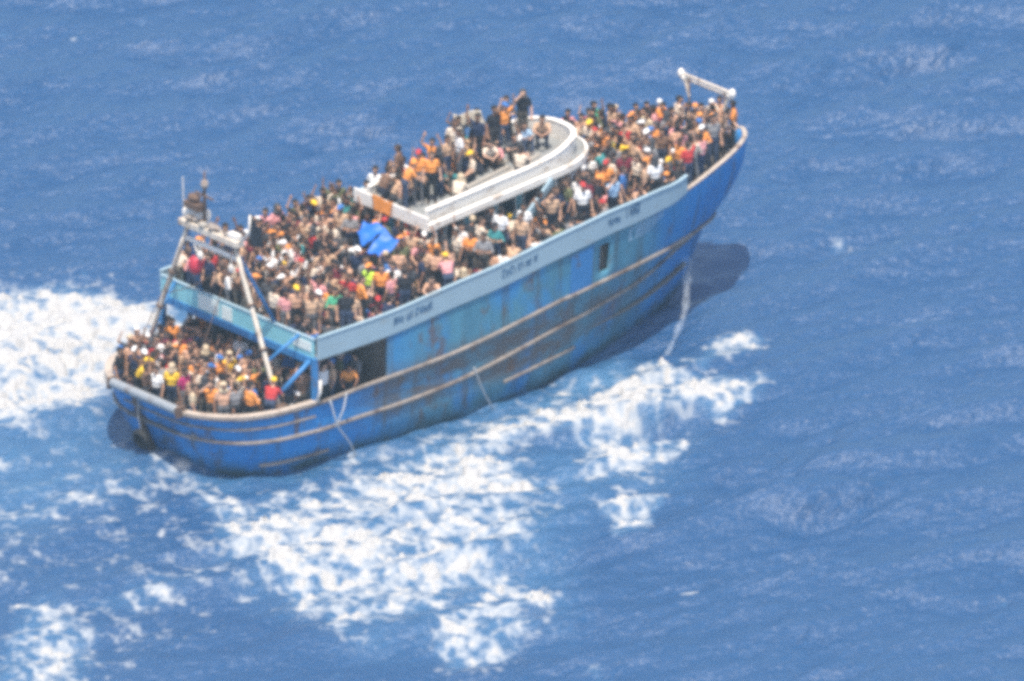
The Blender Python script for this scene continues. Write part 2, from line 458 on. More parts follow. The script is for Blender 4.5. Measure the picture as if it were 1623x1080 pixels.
def sea_material():
    m = bpy.data.materials.new('sea_water'); m.use_nodes = True
    nt = m.node_tree; n = nt.nodes; l = nt.links; b = n['Principled BSDF']; out = n['Material Output']
    b.inputs['IOR'].default_value = 1.42; b.inputs['Roughness'].default_value = 0.42
    b.inputs['Coat Weight'].default_value = 1.0; b.inputs['Coat Roughness'].default_value = 0.40; b.inputs['Coat IOR'].default_value = 1.5
    b.inputs['Specular IOR Level'].default_value = 0.55
    tc = n.new('ShaderNodeTexCoord')
    mp = n.new('ShaderNodeMapping'); mp.inputs['Rotation'].default_value = (0, 0, PSI - 0.6)
    mp.inputs['Scale'].default_value = (0.9, 2.2, 1.0); l.new(tc.outputs['Object'], mp.inputs[0])
    na = n.new('ShaderNodeTexNoise'); na.inputs['Scale'].default_value = 1.7; na.inputs['Detail'].default_value = 7
    na.inputs['Roughness'].default_value = 0.68; na.inputs['Distortion'].default_value = 0.5
    l.new(mp.outputs[0], na.inputs['Vector'])
    bp = n.new('ShaderNodeBump'); bp.inputs['Strength'].default_value = 1.0; bp.inputs['Distance'].default_value = 0.13
    l.new(na.outputs['Fac'], bp.inputs['Height']); l.new(bp.outputs[0], b.inputs['Normal'])
    nc = n.new('ShaderNodeTexNoise'); nc.inputs['Scale'].default_value = 2.4; nc.inputs['Detail'].default_value = 4.0; l.new(mp.outputs[0], nc.inputs['Vector'])
    bc = n.new('ShaderNodeBump'); bc.inputs['Strength'].default_value = 1.0; bc.inputs['Distance'].default_value = 0.24
    l.new(nc.outputs['Fac'], bc.inputs['Height']); l.new(bc.outputs[0], b.inputs['Coat Normal'])
    aa = n.new('ShaderNodeAttribute'); aa.attribute_name = 'aer'
    mx = n.new('ShaderNodeMix'); mx.data_type = 'RGBA'; l.new(aa.outputs['Fac'], mx.inputs[0])
    mx.inputs[6].default_value = (0.000, 0.058, 0.178, 1); mx.inputs[7].default_value = (0.05, 0.17, 0.33, 1)
    l.new(mx.outputs[2], b.inputs['Base Color'])
    # thin foam floating on the surface
    fa = n.new('ShaderNodeAttribute'); fa.attribute_name = 'foam'
    nf = n.new('ShaderNodeTexNoise'); nf.inputs['Scale'].default_value = 5.0; nf.inputs['Detail'].default_value = 8; nf.inputs['Roughness'].default_value = 0.7
    l.new(tc.outputs['Object'], nf.inputs['Vector'])
    ma = n.new('ShaderNodeMath'); ma.operation = 'MULTIPLY_ADD'; l.new(nf.outputs['Fac'], ma.inputs[0]); ma.inputs[1].default_value = 0.7
    l.new(fa.outputs['Fac'], ma.inputs[2])
    mr = n.new('ShaderNodeMapRange'); mr.inputs[1].default_value = 0.35; mr.inputs[2].default_value = 1.75; mr.interpolation_type = 'SMOOTHSTEP'; l.new(ma.outputs[0], mr.inputs[0])
    fd = n.new('ShaderNodeBsdfDiffuse'); fd.inputs[0].default_value = (0.37, 0.395, 0.42, 1)
    ms = n.new('ShaderNodeMixShader'); l.new(mr.outputs[0], ms.inputs[0]); l.new(b.outputs[0], ms.inputs[1]); l.new(fd.outputs[0], ms.inputs[2])
    l.new(ms.outputs[0], out.inputs[0])
    return m


sea = link('sea', me, None, sea_material()); sea['kind'] = 'structure'; sea['label'] = 'choppy deep blue open sea around the boat'

# thick foam: lumpy sheet that rises out of the water where the mask is strong
thick = sstep(1.04, 1.5, foam)
fc = cells[(foam[cells] > 1.02).any(1)]
uniq, inv = np.unique(fc, return_inverse=True)
lump = fbm(ur[uniq] * 2.2, vr[uniq] * 1.5, 3, 90)
lump2 = fbm(ur[uniq] * 1.2, vr[uniq] * 1.0, 3, 95)
fv = sv[uniq].copy()
fv[:, 2] += -0.04 + thick[uniq] * (0.04 + 0.20 * lump + 0.35 * (lump2 - 0.35))
fm = bpy.data.materials.new('white_foam'); fm.use_nodes = True
fb = fm.node_tree.nodes['Principled BSDF']; fb.inputs['Base Color'].default_value = (0.42, 0.42, 0.42, 1)
fb.inputs['Roughness'].default_value = 0.9; fb.inputs['Specular IOR Level'].default_value = 0.1
_n = fm.node_tree.nodes.new('ShaderNodeTexNoise'); _n.inputs['Scale'].default_value = 6; _n.inputs['Detail'].default_value = 8
_b = fm.node_tree.nodes.new('ShaderNodeBump'); _b.inputs['Strength'].default_value = 0.8; _b.inputs['Distance'].default_value = 0.08
_t = fm.node_tree.nodes.new('ShaderNodeTexCoord')
fm.node_tree.links.new(_t.outputs['Object'], _n.inputs['Vector'])
fm.node_tree.links.new(_n.outputs['Fac'], _b.inputs['Height']); fm.node_tree.links.new(_b.outputs[0], fb.inputs['Normal'])
fo = link('sea_foam', grid_mesh('sea_foam', fv, inv.reshape(-1, 4)), None, fm)
tag(fo, 'churned white foam and wake spread over the blue sea', 'foam', kind='stuff')

# ------------------------------------------------------------------ the boat
boat = bpy.data.objects.new('fishing_boat', None); col.objects.link(boat)
tag(boat, 'overcrowded old blue wooden fishing trawler with pale blue bulwark boards', 'boat')
X0, XK, FK = 4.2, 19.6, 0.70
ST_ARC = np.array([(-.10, 0), (-.09, .8), (-.05, 1.5), (.14, 2.15), (.46, 2.72), (.92, 3.24), (1.5, 3.64), (2.6, 4.0), (4.2, 4.15)])
ARC_T = np.concatenate([[0], np.cumsum(np.hypot(*np.diff(ST_ARC, axis=0).T))]); ARC_T /= ARC_T[-1]


class Level:
    def __init__(s, stem, pts, hb0, stern_x, z):
        s.stem, s.hb0, s.sx, s.z = stem, hb0, stern_x, z
        s.nx = [X0] + [p[0] for p in pts] + [stem]
        s.nh = [hb0] + [p[1] for p in pts] + [0.0]

    # frames stand upright (same x on every level) up to FK, then fan out to each level's own stem
    def at(s, u, side=-1):
        """u in [0,1] round the stern, [1,2] along the side to the stem"""
        if u <= 1:
            ax = spl(ARC_T, ST_ARC[:, 0], u); ay = spl(ARC_T, ST_ARC[:, 1], u)
            x = s.sx + (ax + .1) * (X0 - s.sx) / (X0 + .1); y = ay * s.hb0 / 4.15
        else:
            f = u - 1
            x = X0 + (XK - X0) * f / FK if f < FK else XK + (s.stem - XK) * (f - FK) / (1 - FK)
            y = float(spl(s.nx, s.nh, x))
        return np.array([float(x), side * float(y), float(s.z(x))])

    def u_of_x(s, x): return 1 + (FK * (x - X0) / (XK - X0) if x < XK else FK + (1 - FK) * (x - XK) / (s.stem - XK))

    def hb(s, x):
        if x <= X0: return float(np.interp(x, s.sx + (ST_ARC[2:, 0] + .1) * (X0 - s.sx) / (X0 + .1), ST_ARC[2:, 1] * s.hb0 / 4.15))
        return float(spl(s.nx, s.nh, x))


zS = lambda x: spl([-.2, 4.2, 6.3, 9.85, 11.7, 13.75, 15.9, 19.5, 21.9, 23.8, 25.5, 26.4], [2.40, 2.40, 2.5, 2.6, 2.74, 2.97, 3.18, 3.30, 3.20, 3.02, 2.78, 2.62], x)
dM = lambda x: spl([-.2, 4.2, 8, 14, 18, 20, 22, 24, 26.3], [.95, 1.05, 1.18, 1.1, .97, .88, .62, .40, .15], x)
zM = lambda x: zS(x) - dM(x)
zB = lambda x: spl([4.0, 7.2, 10.3, 12.3, 15.8, 18.5, 21.5, 22.4, 25, 27.8], [4.05, 4.12, 4.38, 4.52, 4.90, 5.06, 5.06, 5.2, 5.3, 5.3], x)
dC = lambda x: spl([4.0, 12, 20, 22.4], [.80, .83, .78, .60], x)
LK = Level(23.2, [(8, 3.1), (12, 3.0), (16, 2.3), (20, 1.1)], 2.9, 1.8, lambda x: -1.0)
LW = Level(24.75, [(8, 3.85), (12, 3.8), (15, 3.5), (18, 2.8), (20, 2.15), (22, 1.35), (23.6, .65)], 3.65, .95, lambda x: 0.0)
LM = Level(26.15, [(8, 4.1), (12, 4.05), (16, 3.8), (19, 3.3), (21, 2.7), (23, 1.85), (24.7, 1.0), (25.6, .45)], 4.08, .28, zM)
LS = Level(26.35, [(8, 4.2), (12, 4.15), (16, 3.95), (19, 3.6), (21, 3.1), (23, 2.3), (24.6, 1.45), (25.7, .7)], 4.15, -.1, zS)
LB = Level(27.75, [(8, 4.2), (12, 4.18), (16, 4.05), (19, 3.75), (21, 3.35), (22.7, 2.88), (24.4, 2.25), (25.9, 1.55), (26.9, .95), (27.45, .48)], 4.15, -.1, zB)
us = list(np.linspace(0, 1, 15)) + [1 + t for t in (np.linspace(0.012, 0.78, 66))] + [1 + t for t in 0.78 + 0.22 * np.sin(np.linspace(0.05, 1, 20) * math.pi / 2)]
us = np.array(us); NU = len(us); k1 = 14
rows = []


def mixrow(A, B, t, bulge=0.0):
    r = []
    for u in us:
        a, b = A.at(u), B.at(u); p = a * (1 - t) + b * t
        p[1] *= 1 + bulge * 4 * t * (1 - t) * 0.1
        if A is LS and u > 1: p[0] += .55 * math.sin(math.pi * t) * max(0, (u - 1.5) * 2) ** 2.5
        r.append(p)
    return r


rows.append([LK.at(u) for u in us])
rows += [mixrow(LK, LW, .5, .5), [LW.at(u) for u in us], mixrow(LW, LM, .33, .25), mixrow(LW, LM, .66, .25), [LM.at(u) for u in us], mixrow(LM, LS, .5), [LS.at(u) for u in us]]
iS = len(rows) - 1
NB = 5
for q in range(1, NB + 1): rows.append(mixrow(LS, LB, q / NB))


def hull_mesh():
    vid = {}; verts = []; faces = []

    def vtx(r, i, side):
        if i in (0, NU - 1): side = 0
        key = (r, i, side)
        if key not in vid:
            p = rows[r][i]; vid[key] = len(verts); verts.append((p[0], 0.0 if side == 0 else p[1] * (1 if side < 0 else -1), p[2]))
        return vid[key]
    for side in (-1, 1):
        for r in range(len(rows) - 1):
            for i in range(NU - 1):
                if r >= iS:
                    if i < k1: continue
                    xm = 0.5 * (rows[-1][i][0] + rows[-1][i + 1][0])
                    if 0.5 * (rows[r][i][0] + rows[r][i + 1][0]) < 7.4: continue
                    if side < 0 and 17.35 < xm < 18.05 and 0 < r - iS < 4: continue
                q = [vtx(r, i, side), vtx(r, i + 1, side), vtx(r + 1, i + 1, side), vtx(r + 1, i, side)]
                if side > 0: q = q[::-1]
                q = [a for n, a in enumerate(q) if a not in q[:n]]
                if len(q) > 2: faces.append(q)
    me = bpy.data.meshes.new('hull'); me.from_pydata(verts, [], faces); me.validate()
    bm = bmesh.new(); bm.from_mesh(me); bmesh.ops.recalc_face_normals(bm, faces=bm.faces); bm.to_mesh(me); bm.free()
    me.polygons.foreach_set('use_smooth', [True] * len(me.polygons))
    return me


hull = link('hull', hull_mesh(), boat, M['hull'])
md = hull.modifiers.new('solid', 'SOLIDIFY'); md.thickness = 0.10; md.offset = -1


def curve(L, u0, u1, n, side, off=0.0, dz=0.0):
    return [L.at(u, side) + np.array([0, side * off, dz]) for u in np.linspace(u0, u1, n)]


def round_stern(L, u_end, n, off=0.0, dz=0.0, port_end=None):
    a = [L.at(u, -1) for u in np.linspace(0, u_end, n)]
    b = [L.at(u, 1) for u in np.linspace(0, port_end or u_end, n)]
    return np.array(b[::-1] + a[1:]) + np.array([0, 0, dz])


P_RUB = [(-.02, -.06), (.10, -.045), (.10, .045), (-.02, .06)]
# outward is to the right of a path that runs from port round the stern to starboard and on to the bow
path = np.array([LS.at(u, 1) for u in np.linspace(1.995, 0, 90)] + [LS.at(u, -1) for u in np.linspace(0, 1.995, 90)][1:])
def add_sweep(name, path, prof, m, parent, flip=False):
    mb = MB(); mb.sweep(path, [(-a if flip else a, b) for a, b in prof]); return mb.build(name, m, parent, bevel=0.012)
# direction test: at the stern the path runs port -> starboard (-Y); right of travel is -X = outward
add_sweep('rubbing_strake', path, P_RUB, M['strake'], boat)
path = np.array([LM.at(u, 1) for u in np.linspace(1.985, 0, 90)] + [LM.at(u, -1) for u in np.linspace(0, 1.985, 90)][1:])
add_sweep('rubbing_strake', path, P_RUB, M['strake'], boat)
# short lower strakes
def lerp_curve(A, B, t, u0, u1, n, side=-1): return np.array([A.at(u, side) * (1 - t) + B.at(u, side) * t for u in np.linspace(u0, u1, n)])
add_sweep('rubbing_strake', lerp_curve(LW, LM, .45, LW.u_of_x(12.9), LW.u_of_x(16.6), 16) + np.array([0, -.06, 0]), P_RUB, M['strake'], boat)
add_sweep('rubbing_strake', lerp_curve(LW, LM, .30, 0.62, 1.03, 16) + np.array([-.02, -.06, 0]), P_RUB, M['strake'], boat)
add_sweep('rubbing_strake', np.array([LM.at(u, 1) * .45 + LS.at(u, 1) * .55 for u in np.linspace(.2, 0, 8)] + [LM.at(u, -1) * .45 + LS.at(u, -1) * .55 for u in np.linspace(0, .98, 24)][1:]), [(a * .7, b * .7) for a, b in P_RUB], M['strake'], boat)
for side in (-1, 1):
    for t, x1 in ((.35, 22.0), (.68, 22.6)):
        c = lerp_curve(LM, LS, t, LM.u_of_x(x1), 1.97, 14, side)
        add_sweep('rubbing_strake', c, [(a * .8, b * .8) for a, b in P_RUB], M['strake'], boat, flip=(side > 0))
# stern rail cap and bow rail cap
path = np.array([LS.at(u, 1) for u in np.linspace(1.0, 0, 30)] + [LS.at(u, -1) for u in np.linspace(0, 1.0, 30)][1:]) + np.array([0, 0, .05])
add_sweep('rail_cap', path, [(-.17, 0), (.10, 0), (.10, .07), (-.17, .07)], M['cap'], boat)
ub = LB.u_of_x(22.3)
path = np.array([LB.at(u, 1) for u in np.linspace(ub, 2, 30)] + [LB.at(u, -1) for u in np.linspace(2, ub, 30)][1:])
add_sweep('rail_cap', path, [(-.05, 0), (.12, 0), (.12, .05), (-.05, .05)], M['cap'], boat)
# bulwark boards along the upper deck
def strip_at(x, side, f):
    u = LB.u_of_x(x); p = LB.at(u, side); p[2] += f * float(dC(x)); p[1] += side * .03
    return p
for side in (-1, 1):
    xs = np.linspace(4.0, 22.35, 60)
    mb = MB()
    for x in xs:
        b = strip_at(x, side, 0.0); t = strip_at(x, side, 1.0)
        for p in (b + [0, side * .03, -.04], t + [0, side * .05, 0], t + [0, -side * .04, 0], b + [0, -side * .06, -.04]): mb.v.append(tuple(p))
    for i in range(len(xs) - 1):
        for q in range(4): mb.f.append((i * 4 + q, i * 4 + (q + 1) % 4, i * 4 + 4 + (q + 1) % 4, i * 4 + 4 + q))
    mb.f.append((0, 1, 2, 3)); e = 4 * (len(xs) - 1); mb.f.append((e + 3, e + 2, e + 1, e))
    bd = mb.build('bulwark_board', M['strip'], boat, bevel=0.01)
    bd['label'] = 'pale blue bulwark board along the upper deck edge'
    c = [strip_at(x, side, 1.0) + np.array([0, side * .01, .0]) for x in np.linspace(4.0, 22.35, 40)]
    add_sweep('bulwark_cap', np.array(c), [(-.07, 0), (.07, 0), (.07, .035), (-.07, .035)], M['strip'], boat)

# decks
def deck(name, xs, hbf, zf, m, inset=.12, th=.08):
    mb = MB()
    for x in xs:
        h = max(hbf(x) - inset, .02); z = float(zf(x))
        mb.v += [(x, -h, z), (x, h, z), (x, h, z - th), (x, -h, z - th)]
    for i in range(len(xs) - 1):
        for q in range(4): mb.f.append((i * 4 + q, i * 4 + (q + 1) % 4, i * 4 + 4 + (q + 1) % 4, i * 4 + 4 + q))
    mb.f.append((0, 1, 2, 3)); e = 4 * (len(xs) - 1); mb.f.append((e + 3, e + 2, e + 1, e))
    return mb.build(name, m, boat)
MAIN_Z = 1.50
zU = lambda x: np.minimum(zB(x) - .08, 4.82 + 0 * np.asarray(x))
deck('main_deck', np.concatenate([np.linspace(.12, 1.5, 9), np.linspace(2, 24, 30)]), lambda x: min(LM.hb(x), LS.hb(x)), lambda x: MAIN_Z, M['deck'], .16)
deck('upper_deck', np.concatenate([np.linspace(4.1, 24, 40), np.linspace(24.3, 27.4, 12)]), lambda x: LB.hb(x), zU, M['deck'], .10)
# break of the upper deck facing the stern: blue edge beam, pale cross bulwark with panels
mb = MB(); mb.box((4.02, -4.0, 3.78), (4.14, 4.0, 4.06)); mb.build('deck_edge_beam', M['brightblue'], boat, bevel=.015)
mb = MB(); mb.box((4.06, -4.05, 4.06), (4.12, 4.05, 4.74)); cw = mb.build('cross_bulwark', M['house'], boat, bevel=.01)
for y0, y1, z0, z1 in ((.95, 2.05, 4.14, 4.7), (.25, .8, 4.12, 4.62), (-3.95, -3.0, 4.28, 4.62)):
    mb = MB(); mb.box((4.03, y0, z0), (4.058, y1, z1)); mb.build('panel', M['white_plate'], cw, bevel=.008)
mb = MB(); mb.box((4.03, -4.08, 4.74), (4.15, 4.08, 4.79)); mb.build('rail_cap', M['strip'], cw, bevel=.01)
for y in (-4.03, 4.03):
    mb = MB(); mb.box((4.02, y - .09, 2.45), (4.22, y + .09, 4.06)); mb.build('corner_post', M['brightblue'], boat, bevel=.02)
mb = MB(); mb.box((7.95, -4.0, 1.5), (8.05, 4.0, 4.05)); mb.build('bulkhead', M['cap'], boat)
# doorway in the side wall: frame and the shut blue leaf beside it
def wall_pt(x, f, side=-1, off=0.0):
    p = LS.at(LS.u_of_x(x), side) * (1 - f) + LB.at(LB.u_of_x(x), side) * f
    return p + np.array([0, side * off, 0])
def wall_patch(name, x0, x1, f0, f1, m, parent, off=.03, n=6, th=.03):
    mb = MB(); xs = np.linspace(x0, x1, n)
    for x in xs:
        for f, o in ((f0, off), (f1, off), (f1, off - th), (f0, off - th)): mb.v.append(tuple(wall_pt(x, f, -1, o)))
    for i in range(n - 1):
        for q in range(4): mb.f.append((i * 4 + q, i * 4 + (q + 1) % 4, i * 4 + 4 + (q + 1) % 4, i * 4 + 4 + q))
    mb.f.append((0, 1, 2, 3)); e = 4 * (n - 1); mb.f.append((e + 3, e + 2, e + 1, e))
    return mb.build(name, m, parent, bevel=.006)
mb = MB(); mb.box((16.9, -3.3, 2.9), (18.6, -3.2, 4.9)); mb.build('inner_panel', M['cap'], boat)
sd = wall_patch('side_door', 16.0, 17.1, .04, .86, M['brightblue'], boat)
wall_patch('door_rail', 15.85, 17.2, .86, .90, M['inner'], sd, .035)
# wheelhouse
wh = bpy.data.objects.new('wheelhouse', None); col.objects.link(wh); wh.parent = boat
RA, RF, RW = 11.2, 17.4, 1.95
zR = lambda x: 6.45 + (np.asarray(x, float) - RA) * 0.078
def roof_outline(w, xa, xf, tip, n=22):
    pts = [(xa, w)] + [(x, w) for x in np.linspace(xa, xf, 8)[1:]]
    for a in np.linspace(0, math.pi, n)[1:-1]:
        c, s_ = math.cos(a), math.sin(a)
        pts.append((xf + tip * s_ ** .9, w * (abs(c) ** .85) * (1 if c > 0 else -1)))
    pts += [(x, -w) for x in np.linspace(xf, xa, 8)]
    return pts
mb = MB(); ol = roof_outline(1.42, 12.0, 16.9, 1.7)
for x, y in ol: mb.v += [(x, y, float(zU(x)) - .02), (x, y, float(zR(x)) - .12)]
n = len(ol)
for i in range(n): mb.f.append((2 * i, 2 * ((i + 1) % n), 2 * ((i + 1) % n) + 1, 2 * i + 1))
mb.build('wall', M['house'], wh)
for side in (-1, 1):
    for x in (12.5, 13.7, 14.9, 16.1):
        z = float(zR(x)) - 1.05; mb = MB(); mb.box((x, side * 1.42 - .025, z), (x + .75, side * 1.42 + .025, z + .55))
        wn = mb.build('window', M['glass'], wh)
        mb = MB()
        for lo, hi in (((x - .06, z - .06), (x + .81, z)), ((x - .06, z + .55), (x + .81, z + .61)), ((x - .06, z), (x, z + .55)), ((x + .75, z), (x + .81, z + .55))):
            mb.box((lo[0], side * 1.42 - .035, lo[1]), (hi[0], side * 1.42 + .035, hi[1]))
        mb.build('window_frame', M['white'], wn)
for y in (-.8, 0, .8):
    mb = MB(); z = float(zR(18.4)) - 1.05
    xx = 16.9 + 1.7 * math.sin(math.acos(abs(y) / 1.42)) ** .9
    mb.box((xx - .03, y - .28, z), (xx + .05, y + .28, z + .55)); mb.build('window', M['glass'], wh)
# roof slab, lip and raised coaming
ol = np.array(roof_outline(RW, RA, RF, 2.2)); n = len(ol)
roof = MB()
for x, y in ol: roof.v += [(x, y, float(zR(x))), (x, y, float(zR(x)) - .14)]
roof.f.append(tuple(2 * i for i in range(n))); roof.f.append(tuple(2 * i + 1 for i in range(n))[::-1])
for i in range(n): roof.f.append((2 * i, 2 * i + 1, 2 * ((i + 1) % n) + 1, 2 * ((i + 1) % n)))
ro = roof.build('roof', M['roof_floor'], wh)
lip = np.array([(x, y, float(zR(x))) for x, y in ol])
add_sweep('roof_lip', np.vstack([lip, lip[:1] + [0, -.001, 0]])[:-1], [(-.02, -.17), (.05, -.17), (.05, .10), (-.06, .12)], M['rim'], ro, flip=True)
oc = np.array(roof_outline(RW - .42, RA + .25, RF - .05, 1.8)); cp = np.array([(x, y, float(zR(x))) for x, y in oc])
hC = .40 + .26 * sstep(16.6, 18.6, cp[:, 0])
mb = MB(); mb.sweep(cp, [(.05, -.01), (-.05, -.01), (-.07, .42), (.07, .42)])
for i in range(len(cp)):
    for q in (2, 3): p = mb.v[i * 4 + q]; mb.v[i * 4 + q] = (p[0], p[1], p[2] - .42 + hC[i])
mb.build('coaming', M['rim'], ro, bevel=.012)
cap = cp.copy(); cap[:, 2] += hC
add_sweep('coaming_cap', cap, [(-.10, 0), (.10, 0), (.09, .05), (-.09, .05)], M['rim'], ro, flip=True)
mb = MB(); mb.box((RA - .06, -RW - .02, 6.28), (RA + .02, RW + .02, 6.80)); mb.build('aft_fascia', M['rim'], ro, bevel=.03)
# buff stripe on the aft fascia is an orange cloth hung over it; loose planks on the roof
for i, (x, y, a, ln) in enumerate(((15.3, -.4, .1, 2.2), (15.9, -.75, .05, 2.4), (16.6, .1, -.1, 1.8), (17.0, -.5, .2, 1.6))):
    mb = MB(); dx, dy = ln / 2 * math.cos(a), ln / 2 * math.sin(a)
    mb.beam((x - dx, y - dy, float(zR(x - dx)) + .035), (x + dx, y + dy, float(zR(x + dx)) + .035), .18, .05)
    p = mb.build('roof_plank', M['plank'], ro, bevel=.005)
# slanting stay plate from the roof lip to the starboard rail, and pipe stays
for side in (-1,):
    mb = MB(); mb.beam((16.9, side * 2.02, 6.72), (14.6, side * 2.75, 5.65), .10, .30); mb.build('roof_stay', M['strip'], wh, bevel=.02)
for side in (-1, 1):
    for x in (11.6, 14.3, 17.2):
        mb = MB(); mb.tube([(x, side * 1.88, float(zU(x))), (x, side * 1.88, float(zR(x)) - .13)], .04); mb.build('roof_post', M['white'], wh, smooth=True)

# gantry over the stern
gn = bpy.data.objects.new('gantry', None); col.objects.link(gn); gn.parent = boat
GX = 2.9
for side in (-1, 1):
    a, b = np.array((GX, side * 3.55, 2.42)), np.array((GX, side * 1.2, 7.85))
    mb = MB(); mb.tube([a + (b - a) * t for t in np.linspace(0, 1, 6)], .088, 10); lg = mb.build('leg', M['gantry'], gn, smooth=True)
    mb = MB(); mb.box((GX - .22, side * 3.55 - .2, 2.4), (GX + .22, side * 3.55 + .2, 2.52)); mb.build('foot_plate', M['rust'], lg, bevel=.02)
    for t in (.35, .62):
        c = a + (b - a) * t; mb = MB(); mb.tube([c - (b - a) * .008, c + (b - a) * .008], .14, 10); mb.build('collar', M['rust'], lg, smooth=True)
    mb = MB(); mb.tube([(GX, side * 1.25, 7.6), (3.5, side * 1.6, 6.2), (4.1, side * 1.95, 4.8)], .07); mb.build('brace', M['brightblue'], gn, smooth=True)
    mb = MB(); mb.tube([(GX, side * 2.9, 3.9), (4.08, side * 3.3, 4.75)], .06); mb.build('brace', M['brightblue'], gn, smooth=True)
    mb = MB(); mb.tube([(GX + .05, side * 3.4, 2.75), (4.1, side * 3.85, 3.95)], .085); mb.build('brace', M['brightblue'], gn, smooth=True)
mb = MB(); mb.box((GX - .2, -1.55, 7.75), (GX + .2, 1.55, 8.0)); cb = mb.build('crossbeam', M['gantry'], gn, bevel=.03)
mb = MB(); mb.beam((GX, -1.42, 7.28), (GX, 1.42, 7.28), .12, .16); mb.build('lower_beam', M['white'], gn, bevel=.02)
for y in (-1.1, -.6, .55, 1.15):
    mb = MB(); mb.tube([(GX - .05, y, 7.28), (GX - .05, y, 7.0)], .03); mb.ball((GX - .05, y, 6.86), .15, .55, 1, 1.1); mb.build('pulley_block', M['rust'] if y in (-.6, 1.15) else M['white'], cb, smooth=True)
mb = MB(); mb.tube([(GX + .25, .62, 8.18), (GX + .25, 1.5, 8.18)], .30, 16); mb.build('net_drum', M['white'], cb, bevel=.02)
mb = MB(); mb.tube([(GX, .35, 8.0), (GX + .02, .36, 9.2), (GX, .34, 10.05)], [.07, .055, .03]); ms = mb.build('mast', M['rust'], gn, smooth=True)
mb = MB(); mb.tube([(GX, -.1, 9.1), (GX, .8, 9.15)], .04); mb.build('spreader', M['rust'], ms)
mb = MB(); mb.ball((GX, .34, 9.55), .14, 1, 1, 1.3); mb.build('mast_lamp', M['cap'], ms, smooth=True)
mb = MB(); mb.box((GX - .2, .45, 8.5), (GX + .2, 1.25, 8.75)); mb.ball((GX, .9, 8.9), .2, 1, 1.4, .8); mb.build('winch', M['rust'], cb, bevel=.02)
mb = MB(); mb.tube([(GX, 1.45, 8.0), (GX, 1.5, 9.5)], .022); mb.build('aerial', M['white'], gn)
mb = MB(); mb.box((GX - .13, -1.5, 8.0), (GX + .13, -1.0, 8.2)); mb.build('lamp_box', M['white'], cb, bevel=.03)
rg = random.Random(4)
for q in range(9):   # coils, blocks and net bundles heaped on the beam
    y = -.9 + q * .24; mb = MB(); mb.ball((GX + rg.uniform(-.12, .12), y, 8.06 + rg.uniform(0, .10)), rg.uniform(.10, .19), rg.uniform(.8, 1.3), rg.uniform(.8, 1.4), rg.uniform(.6, 1.0), 9, 6)
    mb.build('net_bundle', rg.choice([M['rust'], M['cap'], M['strake'], M['plank']]), cb)
for q, (a_, b_) in enumerate((((GX, .35, 9.4), (.1, 1.6, 2.6)), ((GX, -1.3, 7.9), (.2, -1.5, 2.6)), ((GX, 1.3, 7.8), (4.1, 3.6, 4.8)), ((GX, -1.3, 7.3), (GX, 2.4, 4.9)))):
    mb = MB(); tt = np.linspace(0, 1, 10)[:, None]; mb.tube(np.array(a_) * (1 - tt) + np.array(b_) * tt - ZV * (.25 * 4 * tt * (1 - tt)), .018, 5); mb.build('rigging_wire', M['rust'], gn)
mb = MB(); mb.tube([(GX, -1.5, 7.9), (GX - .05, -2.1, 8.5), (GX - .05, -2.15, 9.15)], .055); mb.build('flag_staff', M['white'], gn, smooth=True)
# stern roller and post
mb = MB(); mb.tube([(-.16, 1.75, 2.55), (-.16, -1.7, 2.55)], .17, 14); sr = mb.build('stern_roller', M['steel'], boat, bevel=.02)
for y in (1.85, -1.8):
    mb = MB(); mb.box((-.3, y - .07, 2.3), (.1, y + .07, 2.72)); mb.build('roller_bracket', M['rust'], sr, bevel=.02)
mb = MB(); mb.beam((-.02, .75, 2.4), (.75, .75, .1), .2, .22); mb.build('stern_post', M['rust'], boat, bevel=.03)
# bent pipe rail by the starboard quarter
mb = MB(); mb.tube([(4.05, -4.22, 2.5), (4.1, -4.35, 2.9), (4.15, -4.3, 3.3)], .05); mb.build('pipe_rail', M['white'], boat, smooth=True)
# bow frame
bf = bpy.data.objects.new('bow_frame', None); col.objects.link(bf); bf.parent = boat
mb = MB(); mb.beam((26.0, -1.35, 7.45), (26.0, 1.35, 7.45), .09, .10); mb.build('crossbar', M['gantry'], bf, bevel=.02)
mb = MB(); mb.beam((26.12, -1.2, 7.22), (26.12, 1.2, 7.22), .07, .07); mb.build('crossbar', M['gantry'], bf)
for side in (-1, 1):
    mb = MB(); mb.tube([(26.0, side * .85, 4.9), (26.0, side * .95, 7.4)], .035); mb.build('post', M['rust'], bf, smooth=True)
    mb = MB(); mb.ball((26.0, side * 1.35, 7.44), .15, .8, .9, 1.25); mb.box((25.94, side * 1.22 - .1, 7.2), (26.06, side * 1.22 + .1, 7.4)); mb.build('end_lamp', M['rim'], bf, smooth=True)
    mb = MB(); mb.beam((26.0, side * 1.2, 7.4), (26.0, side * .92, 6.7), .08, .08); mb.build('gusset', M['gantry'], bf)
for side in (1,):
    c = [LB.at(u, 1) + np.array([0, -.05, .55]) for u in np.linspace(LB.u_of_x(22.4), 1.97, 20)]
    mb = MB(); mb.tube(c, .03, 6)
    hr = mb.build('hand_rail', M['steel'], boat, smooth=True)
    for i in range(0, 20, 4):
        mb = MB(); mb.tube([c[i] - np.array([0, 0, .52]), c[i]], .025, 6); mb.build('stanchion', M['steel'], hr)

